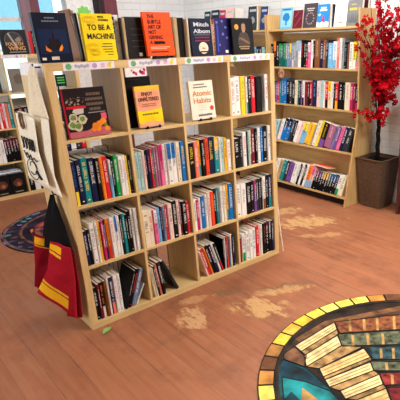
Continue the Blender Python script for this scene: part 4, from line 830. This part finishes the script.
def ring_left(root):
    for nm_, rr0, rr1, m_ in (('inner_ring', .535, .56, dy((120, 76, 70), .4)), ('outer_ring', .665, .69, dy((110, 84, 88), .4))):
        q = MB()
        for i in range(72):
            a0 = 2 * PI * i / 72; a1 = 2 * PI * (i + 1) / 72
            q.prism([(rr0 * math.cos(a0), rr0 * math.sin(a0)), (rr1 * math.cos(a0), rr1 * math.sin(a0)), (rr1 * math.cos(a1), rr1 * math.sin(a1)), (rr0 * math.cos(a1), rr0 * math.sin(a1))], 'z', .0061, .0082, m_)
        q.build(nm_, None, root)
    q = MB()
    for i in range(60):
        a0 = 2 * PI * i / 60; a1 = 2 * PI * (i + 1) / 60; P_ = lambda r_, a: (-.16 + r_ * math.cos(a), .02 + r_ * math.sin(a))
        q.prism([P_(.24, a0), P_(.275, a0), P_(.275, a1), P_(.24, a1)], 'z', .0069, .0086, dy((150, 96, 84), .4))
    q.build('ring', None, root)
    rr = random.Random(3)
    for i in range(46):
        a = 2 * PI * i / 46; r_ = rr.uniform(.59, .65); q = MB()
        q.prism(blob(r_ * math.cos(a), r_ * math.sin(a), rr.uniform(.018, .034), 8, .3, i), 'z', .0061, .0074, LR[rr.choice(['lilac', 'plum', 'plum', 'blueish', 'tealish', 'mid'])]); q.build('rim_mark', None, root)
    for i, (col, pts) in enumerate(RIM_ART): q = MB(); q.prism(pts, 'z', .0061, .0078 + i * .00003, LR[col]); q.build('rim_mark', None, root)
mat_rug((.70, 1.79), .70, .69, 'round dark rug with swirling paint-like pattern behind the cube bookcase', mat((26, 28, 44), .55, .6, 6), ring_left, LEFT_ART, LR)
# leaf on the floor
q = MB(); pts = [(-.034, 0), (-.018, .016), (.004, .02), (.022, .012), (.036, 0), (.02, -.012), (0, -.018), (-.02, -.014)]
k = len(q.v)
for p in pts: q.v.append((p[0], p[1], .004 + abs(p[1]) * .35))
q.v.append((0, 0, .0025)); 
for i in range(8): q.f.append((i, (i + 1) % 8, 8)); q.mi.append(0)
o = q.build('leaf', mat((128, 172, 92), .5)); o.location = (.055, -.065, 0); o.rotation_euler = (0, 0, .5); sm = o.modifiers.new('solid', 'SOLIDIFY'); sm.thickness = .001
tag(o, 'small green leaf lying on the floor by the bookcase corner', 'leaf')
q = MB(); q.tube([(-.034, 0, .003), (-.055, -.006, .003)], .0012, 5); q.build('stem', mat((110, 140, 80), .5), o)

# ------------------------------------------------------------ planter and red blossom
def wicker():
    M = bpy.data.materials.new('woven_rattan'); M.use_nodes = True; nt = M.node_tree; b = nt.nodes['Principled BSDF']; N = nt.nodes.new; L = nt.links.new
    g = N('ShaderNodeTexCoord'); sep = N('ShaderNodeSeparateXYZ'); L(g.outputs['Object'], sep.inputs[0]); ad = N('ShaderNodeMath'); L(sep.outputs[0], ad.inputs[0]); L(sep.outputs[1], ad.inputs[1])
    cb = N('ShaderNodeCombineXYZ'); L(ad.outputs[0], cb.inputs[0]); L(sep.outputs[2], cb.inputs[1])
    br = N('ShaderNodeTexBrick'); br.inputs['Scale'].default_value = 1; br.inputs['Brick Width'].default_value = .022; br.inputs['Row Height'].default_value = .011; br.inputs['Mortar Size'].default_value = .0012; br.inputs['Mortar Smooth'].default_value = .8
    br.inputs['Color1'].default_value = (*lin((104, 76, 54)), 1); br.inputs['Color2'].default_value = (*lin((82, 58, 42)), 1); br.inputs['Mortar'].default_value = (*lin((40, 28, 22)), 1)
    L(cb.outputs[0], br.inputs['Vector']); L(br.outputs['Color'], b.inputs['Base Color']); b.inputs['Roughness'].default_value = .45
    bp = N('ShaderNodeBump'); bp.inputs['Strength'].default_value = .7; bp.inputs['Distance'].default_value = .003; bp.invert = True; L(br.outputs['Fac'], bp.inputs['Height']); L(bp.outputs[0], b.inputs['Normal']); return M
pl = empty('planter', (2.92, .15, 0)); tag(pl, 'tall tapered brown woven planter standing against the white brick wall', 'planter')
WK = wicker(); q = MB(); a0, a1, h_ = .108, .148, .47
def sq(a, z): return [(-a, -a, z), (a, -a, z), (a, a, z), (-a, a, z)]
L0 = [sq(a0, .002), sq(a1, h_), sq(a1 - .014, h_), sq(a1 - .02, h_ - .05)]
for s_ in L0: q.v += s_
for l in range(3):
    for i in range(4): j = (i + 1) % 4; q.f.append((l * 4 + i, l * 4 + j, l * 4 + 4 + j, l * 4 + 4 + i)); q.mi.append(0)
q.f.append((3, 2, 1, 0)); q.f.append((12, 13, 14, 15)); q.mi += [0, 0]; q.build('basket', WK, pl, .002)
RIM_ = mat((92, 66, 48), .4)
q = MB()
for (x0_, y0_, x1_, y1_) in ((-a1 - .006, -a1 - .006, a1 + .006, -a1 + .012), (-a1 - .006, a1 - .012, a1 + .006, a1 + .006), (-a1 - .006, -a1 + .012, -a1 + .012, a1 - .012), (a1 - .012, -a1 + .012, a1 + .006, a1 - .012)): q.box((x0_, y0_, h_ + .0005), (x1_, y1_, h_ + .014))
q.build('rim', RIM_, pl, .002)
bx('soil', (-a1 + .021, -a1 + .021, h_ - .048), (a1 - .021, a1 - .021, h_ - .02), mat((20, 17, 16), .95, .3, 50), pl)
pt = empty('blossom_tree', (2.92, .15, h_ - .0195)); tag(pt, 'artificial tree of bright red blossom on dark twisted stems in the planter', 'plant')
TR = mat((30, 22, 20), .8, .2, 20); PX, PY, PZ = 2.92, .15, h_ - .0195
q = MB()
for k in range(3):
    q.tube([(.014 * math.cos(t * 1.1 + k * 2.1), .014 * math.sin(t * 1.1 + k * 2.1) + .01, t * .065) for t in range(0, 8)], [.012 - .0005 * t for t in range(8)], 7)
q.build('trunk', TR, pt, smooth=True)
rf = random.Random(21); blossoms = []
def ok(x, y, z):
    X_, Y_, Z_ = x + PX, y + PY, z + PZ
    if X_ > 3.035 or Y_ + .95 * (2.85 - X_) > .45: return False
    if Z_ > 1.7 and X_ > 2.74 and Y_ > .22: return False
    if Y_ > .275 and X_ > FR(Z_) - .05 and Z_ < 1.85: return False
    if -.70 < Y_ < -.08 and X_ > 2.74 and Z_ < 1.18: return False
    return True
nb = 0; tries = 0
while nb < 58 and tries < 1500:
    tries += 1
    zt = rf.uniform(.85, 1.75) if nb > 7 else rf.uniform(.50, .85); ang = rf.uniform(0, 2 * PI); rad = rf.uniform(.10, .42) * (1 if zt > .9 else .5)
    ex, ey, ez = rad * math.cos(ang) - .10, rad * math.sin(ang) * 1.15 - .03, zt - .3 * rad
    if ey > .10 and rf.random() < .8: ex -= .12
    z0 = rf.uniform(.30, .44)
    path = []
    for i in range(9):
        t = i / 8; path.append((ex * t ** 1.6 + rf.uniform(-.012, .012), ey * t ** 1.6 + rf.uniform(-.012, .012) + .01 * (1 - t), z0 + (ez - z0) * t))
    if not all(ok(*p) for p in path): continue
    nb += 1
    q = MB(); q.tube(path, [  .0045 - .0004 * i for i in range(9)], 5); q.build('branch', TR, pt)
    for k in range(rf.randint(10, 15)):
        t = rf.uniform(.25, 1) ** .7; i = min(7, int(t * 8)); a = Vector(path[i]).lerp(Vector(path[i + 1]), t * 8 - i)
        p = a + Vector((rf.gauss(0, .03), rf.gauss(0, .036), rf.gauss(0, .03)))
        if ok(*(p + Vector((.03, .0, 0)))) and ok(*p): blossoms.append(p)
REDS = [mat(c, .8, .2, 60, spec=.1) for c in ((196, 8, 30), (164, 4, 22), (220, 22, 44))]
def blossom(q, p, r, m, sd):
    rr = random.Random(sd); d = Vector((rr.uniform(-1, .3), rr.uniform(-1, .6), rr.uniform(-.4, .9))).normalized(); u = d.cross(Vector((.1, .3, .9))).normalized(); v = d.cross(u); n = 5
    for k in range(n):
        a = 2 * PI * k / n + rr.uniform(-.2, .2); a1_ = a - .55; a2_ = a + .55; e = lambda an, rr_, hh: tuple(p + (u * math.cos(an) + v * math.sin(an)) * rr_ + d * hh)
        q.face([tuple(p), e(a1_, r * .6, r * .25), e(a1_ + .25, r, r * .62), e(a, r * 1.05, r * .52), e(a2_ - .25, r, r * .62), e(a2_, r * .6, r * .25)], m)
        q.face([tuple(p + d * .002), e(a2_, r * .55, r * .3), e(a2_ - .3, r * .7, r * .85), e(a1_ + .3, r * .7, r * .85), e(a1_, r * .55, r * .3)], m)
camv = Vector((-.8049 - PX, -2.493 - PY, 1.5487 - PZ))
vis = [p for p in blossoms if True]
vis.sort(key=lambda p: (p - camv).length)
for i, p in enumerate(vis[:95]):
    q = MB(); blossom(q, p, rf.uniform(.019, .029), REDS[i % 3], i); q.build('blossom', None, pt, fix=False)
q = MB()
for i, p in enumerate(vis[95:]): blossom(q, p, rf.uniform(.019, .029), REDS[i % 3], 1000 + i)
o = q.build('blossoms', None, pt, fix=False); tag(o, kind='stuff')
q = MB(); LG = mat((92, 140, 70), .6)
for i in range(60):
    p = rf.choice(blossoms) + Vector((rf.uniform(-.02, .02), rf.uniform(-.02, .02), rf.uniform(-.03, 0))); d = Vector((rf.uniform(-1, 1), rf.uniform(-1, 1), rf.uniform(-.5, .6))).normalized() * .028; s_ = d.cross(Vector((0, 0, 1))).normalized() * .007
    q.face([tuple(p), tuple(p + d * .5 + s_), tuple(p + d), tuple(p + d * .5 - s_)], LG)
o = q.build('leaves', None, pt, fix=False); tag(o, kind='stuff')
print('blossoms', len(blossoms))
# white cable by the planter
q = MB(); q.tube([(3.074, -.045, .62), (3.070, -.045, .50), (3.068, -.035, .38), (3.066, -.015, .25), (3.06, -.010, .12), (3.045, -.03, .03), (3.02, -.07, .008), (2.99, -.10, .008), (2.97, -.13, .008)], .004, 6); o = q.build('cable', mat((226, 222, 214), .5), smooth=True); tag(o, 'thin white cable running down the wall right of the planter', 'cable')
# dark stand at the right edge
ds = empty('dark_bookcase', (2.82, -.145, 0)); tag(ds, 'dark reddish-brown wooden bookcase at the right edge, beside the planter', 'bookcase'); MH = wood((84, 40, 32), (60, 28, 24), (30, 30, 3))
for (x, y) in ((0, -.03), (.20, -.03), (0, -.52), (.20, -.52)): bx('post', (x, y, 0), (x + .03, y + .03, 1.14), MH, ds, .002)
for z in (.08, .36, .64, .92, 1.11): bx('shelf_board', (.002, -.488, z), (.228, -.032, z + .018), MH, ds, .001)
bx('back_panel', (.232, -.52, .05), (.238, 0, 1.13), MH, ds)
bx('side_panel', (.032, -.022, .07), (.198, -.012, 1.11), mat((30, 20, 20), .6), ds)
merge_rest('books', 'rows of further books, seen only by their edges behind the front rows')
